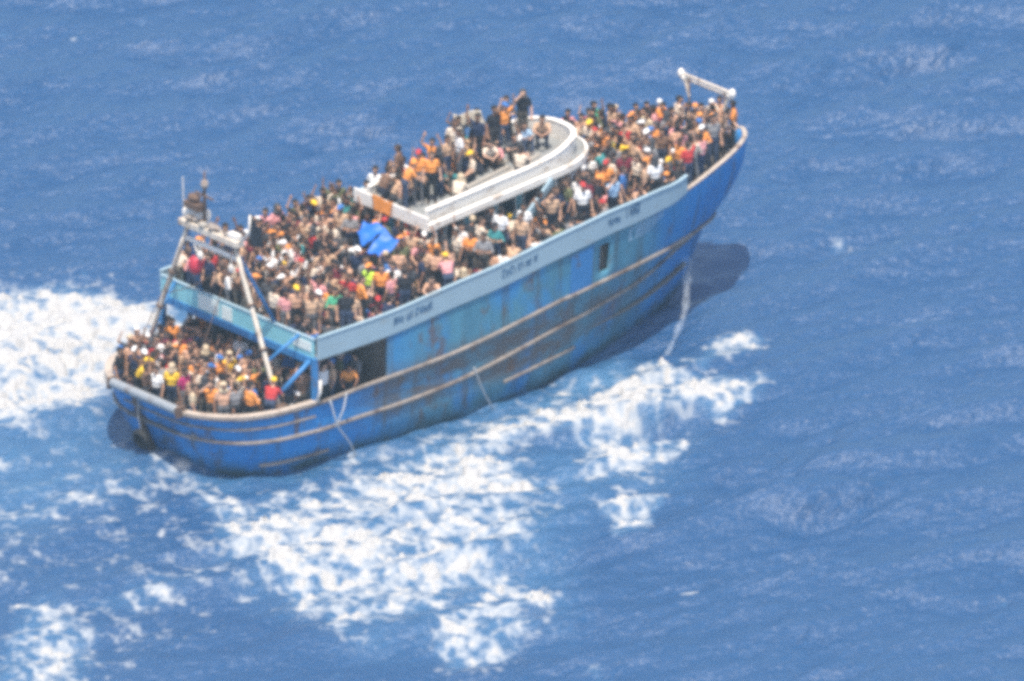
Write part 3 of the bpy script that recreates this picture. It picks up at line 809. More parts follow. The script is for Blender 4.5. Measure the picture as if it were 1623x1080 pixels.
# worn lettering on the bulwark boards (unreadable in the photograph: dark slanting brush strokes) and the faded number on the bow
def strokes(name, x0, x1, seed, m, fn, n, h0=.30, h1=.72):
    rr = random.Random(seed); mb = MB(); step = (x1 - x0) / n
    def quad(a, b, c, d, th=.006):
        k = len(mb.v)
        for (x, f) in (a, b, c, d): mb.v.append(tuple(fn(x, f, .012)))
        for (x, f) in (a, b, c, d): mb.v.append(tuple(fn(x, f, .002)))
        mb.f += [(k, k + 1, k + 2, k + 3), (k, k + 4, k + 5, k + 1), (k + 1, k + 5, k + 6, k + 2), (k + 2, k + 6, k + 7, k + 3), (k + 3, k + 7, k + 4, k)]
    for i in range(n):
        x = x0 + i * step; s_ = step * .8; b, t = h0 + rr.uniform(-.04, .04), h1 + rr.uniform(-.06, .05)
        w_ = s_ * .32; kd = rr.choice('NEAIHU')
        quad((x, b), (x + w_, b), (x + w_ * 1.3, t), (x + w_ * .3, t))
        if kd in 'NHUA': quad((x + s_ - w_, b), (x + s_, b), (x + s_ + w_ * .3, t), (x + s_ - w_ * .7, t))
        if kd in 'HA': quad((x + w_, .47), (x + s_ - w_, .47), (x + s_ - w_, .56), (x + w_, .56))
        if kd in 'EA': quad((x + w_, t - .1), (x + s_, t - .1), (x + s_, t), (x + w_, t))
        if kd in 'EU': quad((x + w_, b), (x + s_ - w_, b), (x + s_ - w_, b + .1), (x + w_, b + .1))
        if kd == 'N': quad((x + w_, t - .12), (x + w_, t), (x + s_ - w_, b + .12), (x + s_ - w_, b))
    o = mb.build(name, m, boat); o['kind'] = 'stuff'; return o
sfn = lambda x, f, o: strip_at(x, -1, f) + np.array([0, -.03 - .02 * f - o, -.04 * (1 - f)])
strokes('lettering', 7.55, 9.35, 3, M['letter'], sfn, 9, .40, .70)
strokes('lettering', 12.6, 14.3, 8, M['letter'], sfn, 9, .40, .70)
strokes('lettering', 17.8, 18.45, 2, M['letter'], sfn, 4, .40, .66)
strokes('lettering', 18.75, 19.5, 4, M['letter'], sfn, 4, .45, .9)
strokes('lettering', 19.0, 21.2, 9, M['paleletter'], lambda x, f, o: wall_pt(x, .55 + .42 * f, -1, o + .004), 6, .15, .85)

# ------------------------------------------------------------------ loose things on the boat
def torus(mb, c, R, r, ax, nu=22, nv=10):
    ax = np.asarray(ax, float) / np.linalg.norm(ax); a = np.cross(ax, ZV); a /= np.linalg.norm(a); b = np.cross(ax, a)
    vs = []; c = np.asarray(c, float)
    for i in range(nu):
        p = 2 * math.pi * i / nu; d = a * math.cos(p) + b * math.sin(p)
        for j in range(nv):
            q = 2 * math.pi * j / nv; vs.append(c + d * (R + r * math.cos(q)) + ax * r * 1.25 * math.sin(q))
    mb.add(vs, [(i * nv + j, ((i + 1) % nu) * nv + j, ((i + 1) % nu) * nv + (j + 1) % nv, i * nv + (j + 1) % nv) for i in range(nu) for j in range(nv)])
mb = MB(); torus(mb, (.02, .42, .78), .29, .11, (1, 0, .28)); ty = mb.build('tyre_fender', M['rubber'], None, smooth=True)
tag(ty, 'black rubber tyre fender hanging low on the stern', 'tyre')
mb = MB(); mb.tube([(.0, .42, 1.1), (-.12, .42, 1.6), (-.12, .42, 2.4)], .02, 6); mb.build('hanging_rope', M['rope'], ty)
for pts, lab in (([(4.6, -4.28, 2.45), (4.75, -4.45, 1.6), (5.4, -4.35, .7), (5.9, -4.2, -.1)], 'pale rope trailing from the starboard quarter into the water'),
                 ([(5.3, -4.36, 2.55), (5.0, -4.5, 2.0), (4.75, -4.42, 1.45)], 'short pale rope looped under the side opening'),
                 ([(11.2, -4.35, 1.9), (11.6, -4.3, 1.0), (12.3, -4.1, -.05)], 'pale rope hanging down the middle of the hull side')):
    mb = MB(); P = np.array(pts); t = np.linspace(0, len(P) - 1, 14); mb.tube(np.stack([spl(range(len(P)), P[:, i], t) for i in range(3)], 1), .03, 6)
    tag(mb.build('rope', M['rope'], None, smooth=True), lab, 'rope', 'ropes hanging down the hull')
# blue tarpaulin held over the crowd
def sheet(name, corners, m, n=16, sag=.15, wob=.08, seed=0, th=.012):
    c = [np.array(p, float) for p in corners]; mb = MB(); rr = np.random.default_rng(seed); ph = rr.random(6) * 6.28
    for i in range(n):
        for j in range(n):
            s_, t = i / (n - 1), j / (n - 1)
            p = c[0] * (1 - s_) * (1 - t) + c[1] * s_ * (1 - t) + c[2] * s_ * t + c[3] * (1 - s_) * t
            p = p + ZV * (-sag * 4 * s_ * (1 - s_) * (.4 + .6 * t) + wob * math.sin(7 * s_ + ph[0] + 3 * t) + wob * .6 * math.sin(9 * t + ph[1] + 4 * s_))
            p = p + RT * wob * .6 * math.sin(6 * s_ + ph[2]) * t
            mb.v.append(tuple(p))
    mb.f = [(i * n + j, (i + 1) * n + j, (i + 1) * n + j + 1, i * n + j + 1) for i in range(n - 1) for j in range(n - 1)]
    o = mb.build(name, m, None, smooth=True, solid=th); return o
tag(sheet('tarpaulin', [(10.3, .45, 6.25), (10.45, -.5, 6.25), (9.45, -.7, 5.95), (9.7, .2, 5.98)], M['tarp'], seed=1), 'bright blue tarpaulin held up over the crowd, piece farther from the near rail', 'tarpaulin', 'blue tarpaulins over the crowd')
tag(sheet('tarpaulin', [(10.25, -.7, 6.2), (10.35, -1.7, 6.15), (9.25, -1.7, 5.85), (9.35, -.85, 5.8)], M['tarp'], seed=2), 'bright blue tarpaulin held up over the crowd, piece nearer the pale bulwark', 'tarpaulin', 'blue tarpaulins over the crowd')
tag(sheet('flag', [(2.85, -2.15, 9.1), (2.85, -2.75, 8.9), (2.85, -2.85, 7.9), (2.85, -2.2, 8.2)], M['black'], seed=3, sag=0), 'black flag drooping from the gantry beside the crossbeam', 'flag')
tag(sheet('cloth', [(RA - .09, .95, 6.86), (RA - .09, -.15, 6.86), (RA - .14, -.05, 6.3), (RA - .14, .8, 6.34)], M['orange_cloth'], seed=4, sag=0, wob=.03), 'orange cloth hung over the white aft edge of the wheelhouse roof', 'cloth')
mb = MB(); mb.ball((GX + .1, .95, 6.35), .3, .9, .9, 1.2); by = mb.build('buoy', M['red'], None, smooth=True)
tag(by, 'red buoy hanging under the stern gantry', 'buoy')
mb = MB(); mb.tube([(GX + .1, .95, 6.68), (GX, .95, 7.3)], .02, 6); mb.build('lanyard', M['rope'], by)
# bilge water jet from the bow
jm = bpy.data.materials.new('falling_water'); jm.use_nodes = True
_n = jm.node_tree; _p = _n.nodes['Principled BSDF']; _p.inputs['Base Color'].default_value = (.75, .82, .88, 1); _p.inputs['Roughness'].default_value = .4
_tc = _n.nodes.new('ShaderNodeTexCoord'); _no = _n.nodes.new('ShaderNodeTexNoise'); _no.inputs['Scale'].default_value = 5; _no.inputs['Detail'].default_value = 6
_mr = _n.nodes.new('ShaderNodeMapRange'); _mr.inputs[1].default_value = .3; _mr.inputs[2].default_value = .75; _mr.inputs[3].default_value = .02; _mr.inputs[4].default_value = .17
_n.links.new(_tc.outputs['Object'], _no.inputs['Vector']); _n.links.new(_no.outputs['Fac'], _mr.inputs[0]); _n.links.new(_mr.outputs[0], _p.inputs['Alpha'])
mb = MB(); t = np.linspace(0, 1, 26)
jp = np.array([(23.9, -1.3, 1.7), (23.2, -2.1, 1.35), (22.3, -3.0, .75), (20.9, -4.0, .3), (19.4, -4.95, -.05)])
jx, jy, jz = (spl(np.linspace(0, 1, 5), jp[:, q], t) for q in range(3))
mb.tube(np.stack([jx, jy, jz], 1), .12 * (1 - t) ** .6 + .05 + .03 * np.sin(t * 31) + .02 * np.sin(t * 57), 12)
tag(mb.build('water_jet', jm, None, smooth=True), 'thin white jet of pumped water falling from the bow to the sea', 'water jet')
# ------------------------------------------------------------------ people: smooth-union bodies, one continuous mesh each
SKIN, SHIRT, TROUS, SHOE, FACE = 0, 1, 2, 3, 4


def rc(a, b, ra, rb, m, k=.035): return (np.asarray(a, float), np.asarray(b, float), ra, rb, m, k)


def hand(prims, wr, d, pn, curl):
    """palm, four fingers of different lengths and a thumb from the side of the palm"""
    d = d / np.linalg.norm(d); sd = np.cross(d, pn); sd /= np.linalg.norm(sd); pn = np.cross(sd, d)
    pe = wr + d * .085
    for q in (-.022, 0, .022): prims.append(rc(wr + sd * q * .6, pe + sd * q * 1.15, .019, .017, SKIN, .012))
    for q, ln in ((-.034, .058), (-.012, .074), (.011, .080), (.033, .070)):
        b = pe + sd * q; dd = d * math.cos(curl) - pn * math.sin(curl)
        m_ = b + dd * ln * .5; d2 = d * math.cos(curl * 2) - pn * math.sin(curl * 2)
        prims.append(rc(b, m_, .0105, .0098, SKIN, .006)); prims.append(rc(m_, m_ + d2 * ln * .55, .0098, .009, SKIN, .006))
    tb = wr + d * .03 + sd * .034; t1 = tb + (d * .6 + sd * .8) * .035
    prims.append(rc(tb, t1, .013, .011, SKIN, .008)); prims.append(rc(t1, t1 + (d * .9 + sd * .35) * .03, .011, .0095, SKIN, .006))


def body(pel, chest, head, yaw, legs, arms, sleeve=.55, curl=.35):
    A = np.array
    pel, chest, head = A(pel, float), A(chest, float), A(head, float)
    S = np.array([0, 1, 0.0]); pr = []
    up = (chest - pel) / np.linalg.norm(chest - pel)
    for s_ in (-1, 1):
        pr.append(rc(pel + S * .07 * s_, pel + up * .10 + S * .055 * s_, .115, .112, TROUS))
        pr.append(rc(pel + up * .13 + S * .05 * s_, chest - up * .16 + S * .07 * s_, .112, .118, SHIRT))
        pr.append(rc(chest - up * .16 + S * .07 * s_, chest - up * .05 + S * .10 * s_, .118, .095, SHIRT))
    pr.append(rc(chest - S * .15, chest + S * .15, .066, .066, SHIRT))
    nk = chest + up * .04
    pr.append(rc(nk, head - A([0, 0, .085]), .056, .052, SKIN, .03))
    for (hip, kn, an), s_ in zip(legs, (-1, 1)):
        hip, kn, an = A(hip, float), A(kn, float), A(an, float)
        pr.append(rc(hip, kn, .088, .064, TROUS)); pr.append(rc(kn, kn + (an - kn) * .93, .062, .046, TROUS, .02))
        pr.append(rc(kn + (an - kn) * .9, an, .036, .034, SKIN, .01))
        toe = an + A([.15, .02 * s_, -.045]); heel = an + A([-.035, 0, -.04])
        pr.append(rc(heel, toe, .038, .034, SHOE, .02))
    for (el, wr), s_ in zip(arms, (-1, 1)):
        sh = chest + S * .185 * s_; el, wr = A(el, float), A(wr, float)
        c = sh + (el - sh) * sleeve
        pr.append(rc(sh, c, .058, .053, SHIRT, .03)); pr.append(rc(c, el, .041, .038, SKIN, .012))
        pr.append(rc(el, wr, .038, .027, SKIN, .012))
        d = wr - el; pn = np.cross(d, S * s_ + A([.02, 0, .3])); pn = pn if np.linalg.norm(pn) > 1e-3 else A([1., 0, 0])
        hand(pr, wr, d, pn, curl)
    f = A([math.cos(yaw), math.sin(yaw), 0]); sd = A([-math.sin(yaw), math.cos(yaw), 0]); z = A([0, 0, 1.])
    pr.append(rc(head + z * .03 - f * .02, head + z * .025 + f * .02, .088, .084, SKIN, .02))
    pr.append(rc(head - z * .02 + f * .012, head - z * .07 + f * .035, .076, .050, SKIN, .03))
    pr.append(rc(head + f * .10 - z * .002, head + f * .118 - z * .036, .010, .016, SKIN, .012))
    for s_ in (-1, 1):
        pr.append(rc(head + sd * .085 * s_ + z * .015 - f * .005, head + sd * .084 * s_ - z * .03, .016, .013, SKIN, .008))
        pr.append(rc(head + f * .094 + sd * .032 * s_ + z * .012, head + f * .094 + sd * .034 * s_ + z * .012, .012, .012, FACE, .004))
    pr.append(rc(head + f * .084 - z * .062 - sd * .02, head + f * .084 - z * .062 + sd * .02, .008, .008, FACE, .004))
    return pr


def rc_dist(p, a, b, ra, rb):
    ab = b - a; L = max(ab @ ab, 1e-9)
    t = np.clip(((p - a) @ ab) / L, 0, 1)
    return np.sqrt(((p - a - t[..., None] * ab) ** 2).sum(-1)) - (ra + (rb - ra) * t)


def surface(prims, vox, cut=None):
    lo = np.min([np.minimum(p[0] - p[2], p[1] - p[3]) for p in prims], 0) - 2.5 * vox
    hi = np.max([np.maximum(p[0] + p[2], p[1] + p[3]) for p in prims], 0) + 2.5 * vox
    n = np.ceil((hi - lo) / vox).astype(int) + 1
    fld = np.full(n, 1.0, np.float32)
    for a, b, ra, rb, m, k in prims:
        g = max(k, vox * 2.2)
        r = max(ra, rb) + g
        i0 = np.maximum(np.floor((np.minimum(a, b) - r - lo) / vox).astype(int), 0)
        i1 = np.minimum(np.ceil((np.maximum(a, b) + r - lo) / vox).astype(int) + 1, n)
        ax = [lo[q] + vox * np.arange(i0[q], i1[q]) for q in range(3)]
        P = np.stack(np.meshgrid(*ax, indexing='ij'), -1)
        d = rc_dist(P, a, b, ra, rb)
        sl_ = tuple(slice(i0[q], i1[q]) for q in range(3))
        o = fld[sl_]; h = np.maximum(k - np.abs(o - d), 0) / k
        fld[sl_] = np.minimum(o, d) - h * h * k * .25
    if cut is not None:
        ax = [lo[q] + vox * np.arange(n[q]) for q in range(3)]
        P = np.stack(np.meshgrid(*ax, indexing='ij'), -1)
        fld = np.maximum(fld, cut(P))
    ins = fld < 0
    c = np.zeros(n - 1, np.int8)
    for dx in (0, 1):
        for dy in (0, 1):
            for dz in (0, 1): c += ins[dx:n[0] - 1 + dx, dy:n[1] - 1 + dy, dz:n[2] - 1 + dz]
    act = (c > 0) & (c < 8)
    ids = np.full(n - 1, -1, np.int64); cell = np.argwhere(act); ids[act] = np.arange(len(cell))
    acc = np.zeros((len(cell), 3)); cnt = np.zeros(len(cell))
    cor = [(x, y, z) for x in (0, 1) for y in (0, 1) for z in (0, 1)]
    for a in cor:
        for b in cor:
            if sum(abs(a[q] - b[q]) for q in range(3)) != 1 or a > b: continue
            fa = fld[tuple((cell + a).T)]; fb_ = fld[tuple((cell + b).T)]
            x = (fa < 0) != (fb_ < 0)
            t = np.where(x, fa / np.where(np.abs(fa - fb_) < 1e-9, 1e-9, fa - fb_), 0)
            pos = np.array(a) + t[:, None] * (np.array(b) - np.array(a))
            acc += pos * x[:, None]; cnt += x
    verts = lo + vox * (cell + acc / np.maximum(cnt, 1)[:, None])
    faces = []
    for q in range(3):
        r, s_ = (q + 1) % 3, (q + 2) % 3
        sh = [slice(1, -1)] * 3; sh[q] = slice(0, -1); sh2 = [slice(1, -1)] * 3; sh2[q] = slice(1, None)
        A_, B_ = ins[tuple(sh)], ins[tuple(sh2)]
        e = np.argwhere(A_ != B_)
        flip = A_[tuple(e.T)]
        off = np.ones(3, int); off[q] = 0; e = e + off
        def cid(dr, ds):
            o = np.zeros(3, int); o[r] = dr; o[s_] = ds; return ids[tuple((e + o).T)]
        Q = np.stack([cid(-1, -1), cid(0, -1), cid(0, 0), cid(-1, 0)], 1)
        Q[~flip] = Q[~flip][:, ::-1]
        faces.append(Q)
    faces = np.concatenate(faces)
    faces = faces[(faces >= 0).all(1)]
    cen = verts[faces].mean(1)
    best = np.full(len(cen), 9.0); mi = np.zeros(len(cen), np.int32)
    for a, b, ra, rb, m, k in prims:
        d = rc_dist(cen, a, b, ra, rb) - (.006 if m == FACE else 0); u_ = d < best; best[u_] = d[u_]; mi[u_] = m
    return verts, faces, mi


ST_LEG = [((0, -.09, .90), (.02, -.10, .49), (0, -.11, .085)), ((0, .09, .90), (.03, .10, .49), (.02, .11, .085))]
WIDE_LEG = [((0, -.09, .90), (.01, -.17, .49), (-.02, -.24, .085)), ((0, .09, .90), (.03, .17, .49), (.04, .24, .085))]
SIT_LEG = [((0, -.09, .14), (.36, -.13, .46), (.45, -.10, .085)), ((0, .09, .14), (.38, .14, .45), (.50, .11, .085))]
CROSS_LEG = [((0, -.09, .13), (.34, -.30, .16), (.25, .10, .10)), ((0, .09, .13), (.34, .30, .16), (.30, -.12, .09))]
SQ_LEG = [((-.12, -.09, .30), (.26, -.15, .50), (.06, -.13, .085)), ((-.12, .09, .30), (.27, .15, .49), (.08, .13, .085))]
POSES = {
    'standing': (body((0, 0, .95), (-.01, 0, 1.40), (.03, 0, 1.63), 0, ST_LEG, [((-.02, -.27, 1.13), (.07, -.28, .88)), ((-.03, .27, 1.13), (.06, .29, .88))]), (.03, 0, 1.63), 0),
    'standing with one arm raised': (body((0, 0, .95), (.0, 0, 1.40), (.03, .01, 1.63), .3, ST_LEG, [((.10, -.34, 1.60), (.12, -.30, 1.86)), ((-.03, .27, 1.13), (.08, .27, .89))], curl=.12), (.03, .01, 1.63), .3),
    'standing with both arms raised': (body((0, 0, .95), (.0, 0, 1.40), (.04, 0, 1.63), 0, WIDE_LEG, [((.10, -.36, 1.58), (.12, -.26, 1.84)), ((.09, .36, 1.60), (.14, .28, 1.86))], curl=.12), (.04, 0, 1.63), 0),
    'standing with hand at brow': (body((0, 0, .95), (.02, 0, 1.40), (.06, 0, 1.62), -.2, ST_LEG, [((.20, -.32, 1.42), (.20, -.10, 1.62)), ((-.02, .28, 1.13), (.10, .26, .90))], curl=.2), (.06, 0, 1.62), -.2),
    'leaning forward': (body((0, 0, .95), (.20, 0, 1.33), (.32, 0, 1.53), .4, ST_LEG, [((.34, -.27, 1.12), (.50, -.20, 1.02)), ((.33, .27, 1.12), (.50, .18, 1.03))]), (.32, 0, 1.53), .4),
    'standing with arms folded': (body((0, 0, .95), (-.02, 0, 1.40), (.02, 0, 1.63), -.6, WIDE_LEG, [((.06, -.29, 1.15), (.20, -.03, 1.20)), ((.06, .29, 1.15), (.21, .03, 1.15))], sleeve=1.0), (.02, 0, 1.63), -.6),
    'seated with knees up': (body((0, 0, .14), (.05, 0, .58), (.11, 0, .80), 0, SIT_LEG, [((.20, -.26, .42), (.38, -.12, .50)), ((.20, .26, .42), (.40, .10, .49))]), (.11, 0, .80), 0),
    'seated with one arm raised': (body((0, 0, .14), (.0, 0, .60), (.04, 0, .83), .3, CROSS_LEG, [((.12, -.32, .80), (.14, -.29, 1.06)), ((.10, .29, .38), (.28, .22, .26))], curl=.12), (.04, 0, .83), .3),
    'seated bowed forward': (body((0, 0, .14), (.20, 0, .53), (.33, 0, .70), .2, CROSS_LEG, [((.32, -.27, .34), (.38, -.12, .20)), ((.32, .27, .34), (.40, .12, .20))], sleeve=.9), (.33, 0, .70), .2),
    'squatting': (body((-.12, 0, .34), (.08, 0, .74), (.16, 0, .95), -.3, SQ_LEG, [((.26, -.24, .60), (.42, -.08, .56)), ((.26, .24, .60), (.43, .06, .55))]), (.16, 0, .95), -.3),
}


def hair_prims(head, yaw, kind):
    f = np.array([math.cos(yaw), math.sin(yaw), 0]); z = np.array([0, 0, 1.]); sd = np.array([-f[1], f[0], 0]); h = np.array(head, float)
    if kind == 'hair':
        pr = [rc(h + z * .042 - f * .028, h + z * .040 + f * .012, .096, .090, 0), rc(h - f * .05 + z * .01, h - f * .055 - z * .045, .072, .055, 0)]
        cut = lambda P: np.minimum(((P - h) @ f) - .045, .042 - ((P - h) @ z)) * 1.0
        return pr, (lambda P: np.minimum((P - h) @ f - .035, .050 - (P - h) @ z))
    if kind == 'cap':
        pr = [rc(h + z * .045 - f * .022, h + z * .043 + f * .016, .100, .096, 0)]
        pr += [rc(h + f * .09 + z * .05 + sd * q, h + f * .165 + z * .038 + sd * q * .7, .014, .010, 0) for q in (-.05, -.025, 0, .025, .05)]
        return pr, (lambda P: .035 - (P - h) @ z)
    pr = [rc(h + z * .04 - f * .03, h + z * .03 + f * .012, .112, .100, 0), rc(h - f * .04, h - f * .05 - z * .13, .098, .115, 0),
          rc(h - z * .12 + sd * .09, h - z * .12 - sd * .09, .075, .075, 0)]
    return pr, (lambda P: np.minimum((P - h) @ f - .055, np.minimum(.07 - (P - h) @ z, (P - h) @ z + .10)))


def obj_color_mat(name, rough=.85, var=.25, attr=None):
    m = bpy.data.materials.new(name); m.use_nodes = True; nt = m.node_tree; n = nt.nodes; l = nt.links; b = n['Principled BSDF']
    b.inputs['Roughness'].default_value = rough; b.inputs['Specular IOR Level'].default_value = .25
    if attr:
        oi = n.new('ShaderNodeAttribute'); oi.attribute_name = attr
    else:
        oi = n.new('ShaderNodeObjectInfo')
    tc = n.new('ShaderNodeTexCoord'); no = n.new('ShaderNodeTexNoise'); no.inputs['Scale'].default_value = 9; no.inputs['Detail'].default_value = 4
    l.new(tc.outputs['Object'], no.inputs['Vector'])
    mr = n.new('ShaderNodeMapRange'); mr.inputs[3].default_value = 1 - var; mr.inputs[4].default_value = 1 + var; l.new(no.outputs['Fac'], mr.inputs[0])
    mx = n.new('ShaderNodeVectorMath'); mx.operation = 'SCALE'; l.new(oi.outputs['Color'], mx.inputs[0]); l.new(mr.outputs[0], mx.inputs['Scale'])
    l.new(mx.outputs[0], b.inputs['Base Color'])
    bp = n.new('ShaderNodeBump'); bp.inputs['Strength'].default_value = .5; bp.inputs['Distance'].default_value = .015
    l.new(no.outputs['Fac'], bp.inputs['Height']); l.new(bp.outputs[0], b.inputs['Normal'])
    return m


def random_mat(name, cols, rough=.8):
    m = bpy.data.materials.new(name); m.use_nodes = True; nt = m.node_tree; n = nt.nodes; l = nt.links; b = n['Principled BSDF']
    b.inputs['Roughness'].default_value = rough; b.inputs['Specular IOR Level'].default_value = .3
    oi = n.new('ShaderNodeObjectInfo'); rp = n.new('ShaderNodeValToRGB'); rp.color_ramp.interpolation = 'CONSTANT'
    e = rp.color_ramp.elements
    while len(e) < len(cols): e.new(.5)
    for i, c in enumerate(cols): e[i].position = i / len(cols); e[i].color = (*c, 1)
    l.new(oi.outputs['Random'], rp.inputs[0]); l.new(rp.outputs[0], b.inputs['Base Color'])
    return m


SKINS = [(.56, .33, .22), (.46, .26, .165), (.36, .20, .125), (.60, .37, .26), (.26, .135, .085), (.50, .29, .19)]
TROUSERS = [(.022, .026, .04), (.035, .055, .11), (.05, .05, .052), (.11, .095, .075), (.02, .02, .022), (.16, .16, .165), (.05, .07, .12)]
PM = [random_mat('skin', SKINS, .6), obj_color_mat('shirt_cloth'), random_mat('trouser_cloth', TROUSERS, .9),
      random_mat('shoe', [(.03, .03, .03), (.09, .06, .04), (.25, .25, .25)], .7), mat('face_dark', (.05, .025, .02), .6, bump=0)]
HM = random_mat('hair', [(.018, .015, .013), (.03, .022, .017), (.05, .034, .024), (.02, .017, .015)], .75)
CM = obj_color_mat('headwear_cloth', var=.1)
VOX, VOXC = .0145, .034
PROTO, COARSE = {}, {}


def to_mesh(name, v, f, mi, mats):
    me = grid_mesh(name, v, f); 
    for m_ in mats: me.materials.append(m_)
    if mi is not None: me.polygons.foreach_set('material_index', mi)
    return me


for nm, (pr, hd, yw) in POSES.items():
    b = to_mesh('person_' + nm.replace(' ', '_'), *surface(pr, VOX), PM)
    hs = {k: to_mesh(k, *surface(*[hair_prims(hd, yw, k)[0], .016], cut=hair_prims(hd, yw, k)[1])[:2], None, [HM if k == 'hair' else CM]) for k in ('hair', 'cap', 'hood')}
    PROTO[nm] = (b, hs)
    pc = [p for p in pr if max(p[2], p[3]) > .018 and p[4] != FACE]
    hp, hc = hair_prims(hd, yw, 'hair')
    COARSE[nm] = (surface(pc, VOXC), surface([(p[0], p[1], p[2], p[3], 5, p[5]) for p in hp], .024, cut=hc))

# colours of clothing: name, base colour, weight
CLOTH = [('black', (.022, .023, .028), 8), ('dark navy', (.022, .034, .075), 8), ('charcoal', (.06, .062, .068), 7), ('brown', (.17, .10, .065), 8),
         ('grey', (.22, .22, .23), 6), ('cream', (.66, .56, .45), 7), ('white', (.76, .75, .74), 8), ('orange', (.76, .29, .07), 7), ('red', (.45, .045, .045), 4),
         ('tan', (.52, .34, .22), 14), ('bare-chested', (.56, .33, .22), 6), ('blue', (.05, .16, .42), 5), ('teal', (.05, .24, .25), 2), ('olive', (.13, .14, .07), 3), ('pink', (.66, .30, .30), 3), ('maroon', (.16, .025, .04), 3)]
CDICT = {c[0]: c[1] for c in CLOTH}
CDICT.update({'yellow': (.80, .52, .04), 'lime': (.55, .80, .08), 'green': (.08, .38, .22), 'pale blue': (.36, .52, .70), 'bare-chested': (.56, .33, .22), 'magenta': (.40, .03, .14), 'beige': (.55, .44, .30)})
rp = random.Random(23)
BIG = 1.13
folk = []   # dict(pos, yaw, pose, cloth, head, zone, scale)
SEA = ['seated with knees up', 'seated with one arm raised', 'seated bowed forward', 'squatting']


def pick_cloth(): return rp.choices([c[0] for c in CLOTH], [c[2] for c in CLOTH])[0]


def person_at(x, y, z, zone, stand=.7, face=None, pose=None, cloth=None, head=None, scale=None):
    if pose is None:
        if rp.random() < stand: pose = rp.choices(['standing', 'standing with one arm raised', 'standing with both arms raised', 'standing with hand at brow', 'leaning forward', 'standing with arms folded'], [44, 9, 4, 9, 13, 18])[0]
        else: pose = rp.choices(SEA, [40, 8, 22, 30])[0]
    if face is None: face = (3.99 + rp.gauss(0, .75)) if rp.random() < .68 else rp.random() * 6.28
    hd = head or rp.choices(['hair', 'black cap', 'white cap', 'beige hood', 'yellow cap', 'blue cap', 'dark hood', 'orange cap', 'red cap'], [80, 3, 4, 2.5, 1.5, 2, 4, 1.5, 1.5])[0]
    folk.append(dict(fixed=cloth is not None, p=(x, y, z), yaw=face, pose=pose, cloth=cloth or pick_cloth(), head=hd, zone=zone, s=(scale or rp.uniform(.93, 1.05)) * BIG))


def inside(x, y, zone):
    if zone == 'wheelhouse roof': return abs(y) < RW - .55 and x > RA + .4
    L = LS if zone in ('stern deck', 'space under the upper deck') else LB
    return x > .3 and x < L.stem - .3 and abs(y) < L.hb(x) - .22 and not (L is LB and (in_house(x, y, 0.02) or x < 4.25))


def settle():
    for f_ in folk:
        reach = (.68 if f_['pose'].startswith('seated') else .34 if f_['pose'] == 'squatting' else .24) * BIG
        for t in range(14):
            c_, s_ = math.cos(f_['yaw']), math.sin(f_['yaw'])
            pts = [(reach, 0), (reach, .16), (reach, -.16), (.1, .3), (.1, -.3), (-.12, 0)]
            if all(inside(f_['p'][0] + a * c_ - b * s_, f_['p'][1] + a * s_ + b * c_, f_['zone']) for a, b in pts): break
            f_['yaw'] += .9 if t < 7 else 1.1
            if t == 6: f_['p'] = (f_['p'][0], f_['p'][1] - .18 * np.sign(f_['p'][1]), f_['p'][2])


def fill(zone, xr, yr, step, ok, zf, stand, jit=.16, keep=1.0):
    row = 0; x = xr[0]
    while x < xr[1]:
        y = yr[0] + (step * .5 if row % 2 else 0)
        while y < yr[1]:
            xx, yy = x + rp.uniform(-jit, jit), y + rp.uniform(-jit, jit)
            if ok(xx, yy) and rp.random() < keep:
                st = stand(xx, yy) if callable(stand) else stand
                person_at(xx, yy, float(zf(xx)), zone, st)
            y += step
        x += step * .9; row += 1


def in_house(x, y, g=0.32): return RA + .55 - g < x < 16.9 + g and abs(y) < 1.42 + g or (x >= 16.9 and ((x - 16.9) / (1.7 + g)) ** 2 + (y / (1.42 + g)) ** 2 < 1)


fill('stern deck', (.55, 4.0), (-3.9, 3.9), .52, lambda x, y: abs(y) < LS.hb(x) - .42 and x > .42 and not (abs(abs(y) - 3.4) < .2 and abs(x - 2.9) < .2), lambda x: MAIN_Z, lambda x, y: .9 if x > 1.4 else .95)
fill('space under the upper deck', (4.5, 7.0), (-3.9, 3.9), .60, lambda x, y: abs(y) < 3.75 and not any(abs(y - q) < .25 and x < 4.7 for q in (-2.1, 0, 2.1)), lambda x: MAIN_Z, .9)
fill('deck behind wheelhouse', (4.5, 11.35), (-4.0, 4.0), .505, lambda x, y: abs(y) < LB.hb(x) - .33 and not in_house(x, y), zU, lambda x, y: .30 + .60 * sstep(-3.6, -1.2, y))
fill('starboard side deck', (11.45, 18.2), (-4.0, -1.0), .52, lambda x, y: y > -LB.hb(x) + .33 and not in_house(x, y), zU, lambda x, y: .12 if y < -2.9 else .38)
fill('port side deck', (11.45, 18.2), (1.0, 4.0), .60, lambda x, y: y < LB.hb(x) - .33 and not in_house(x, y), zU, .9)
fill('bow deck', (18.25, 27.0), (-4.0, 4.0), .505, lambda x, y: abs(y) < LB.hb(x) - .36 and not in_house(x, y) and not (abs(x - 26) < .2 and abs(abs(y) - .87) < .2), zU, lambda x, y: .55 + .4 * sstep(-2.5, 0, y) if x < 22.5 else .78)
fill('wheelhouse roof', (11.75, 14.9), (-.9, 1.3), .50, lambda x, y: y > -.75 + .25 * (x - 11.75), zR, .30)
fill('wheelhouse roof', (14.9, 17.6), (.1, 1.3), .56, lambda x, y: True, zR, .35)
RP = lambda x, y: (x, y, float(zR(x)))
person_at(*RP(15.7, .55), 'wheelhouse roof', pose='standing with one arm raised', cloth='dark navy', face=3.4, head='hair')
person_at(*RP(15.2, 1.0), 'wheelhouse roof', pose='standing with both arms raised', cloth='charcoal', face=3.8, head='hair')
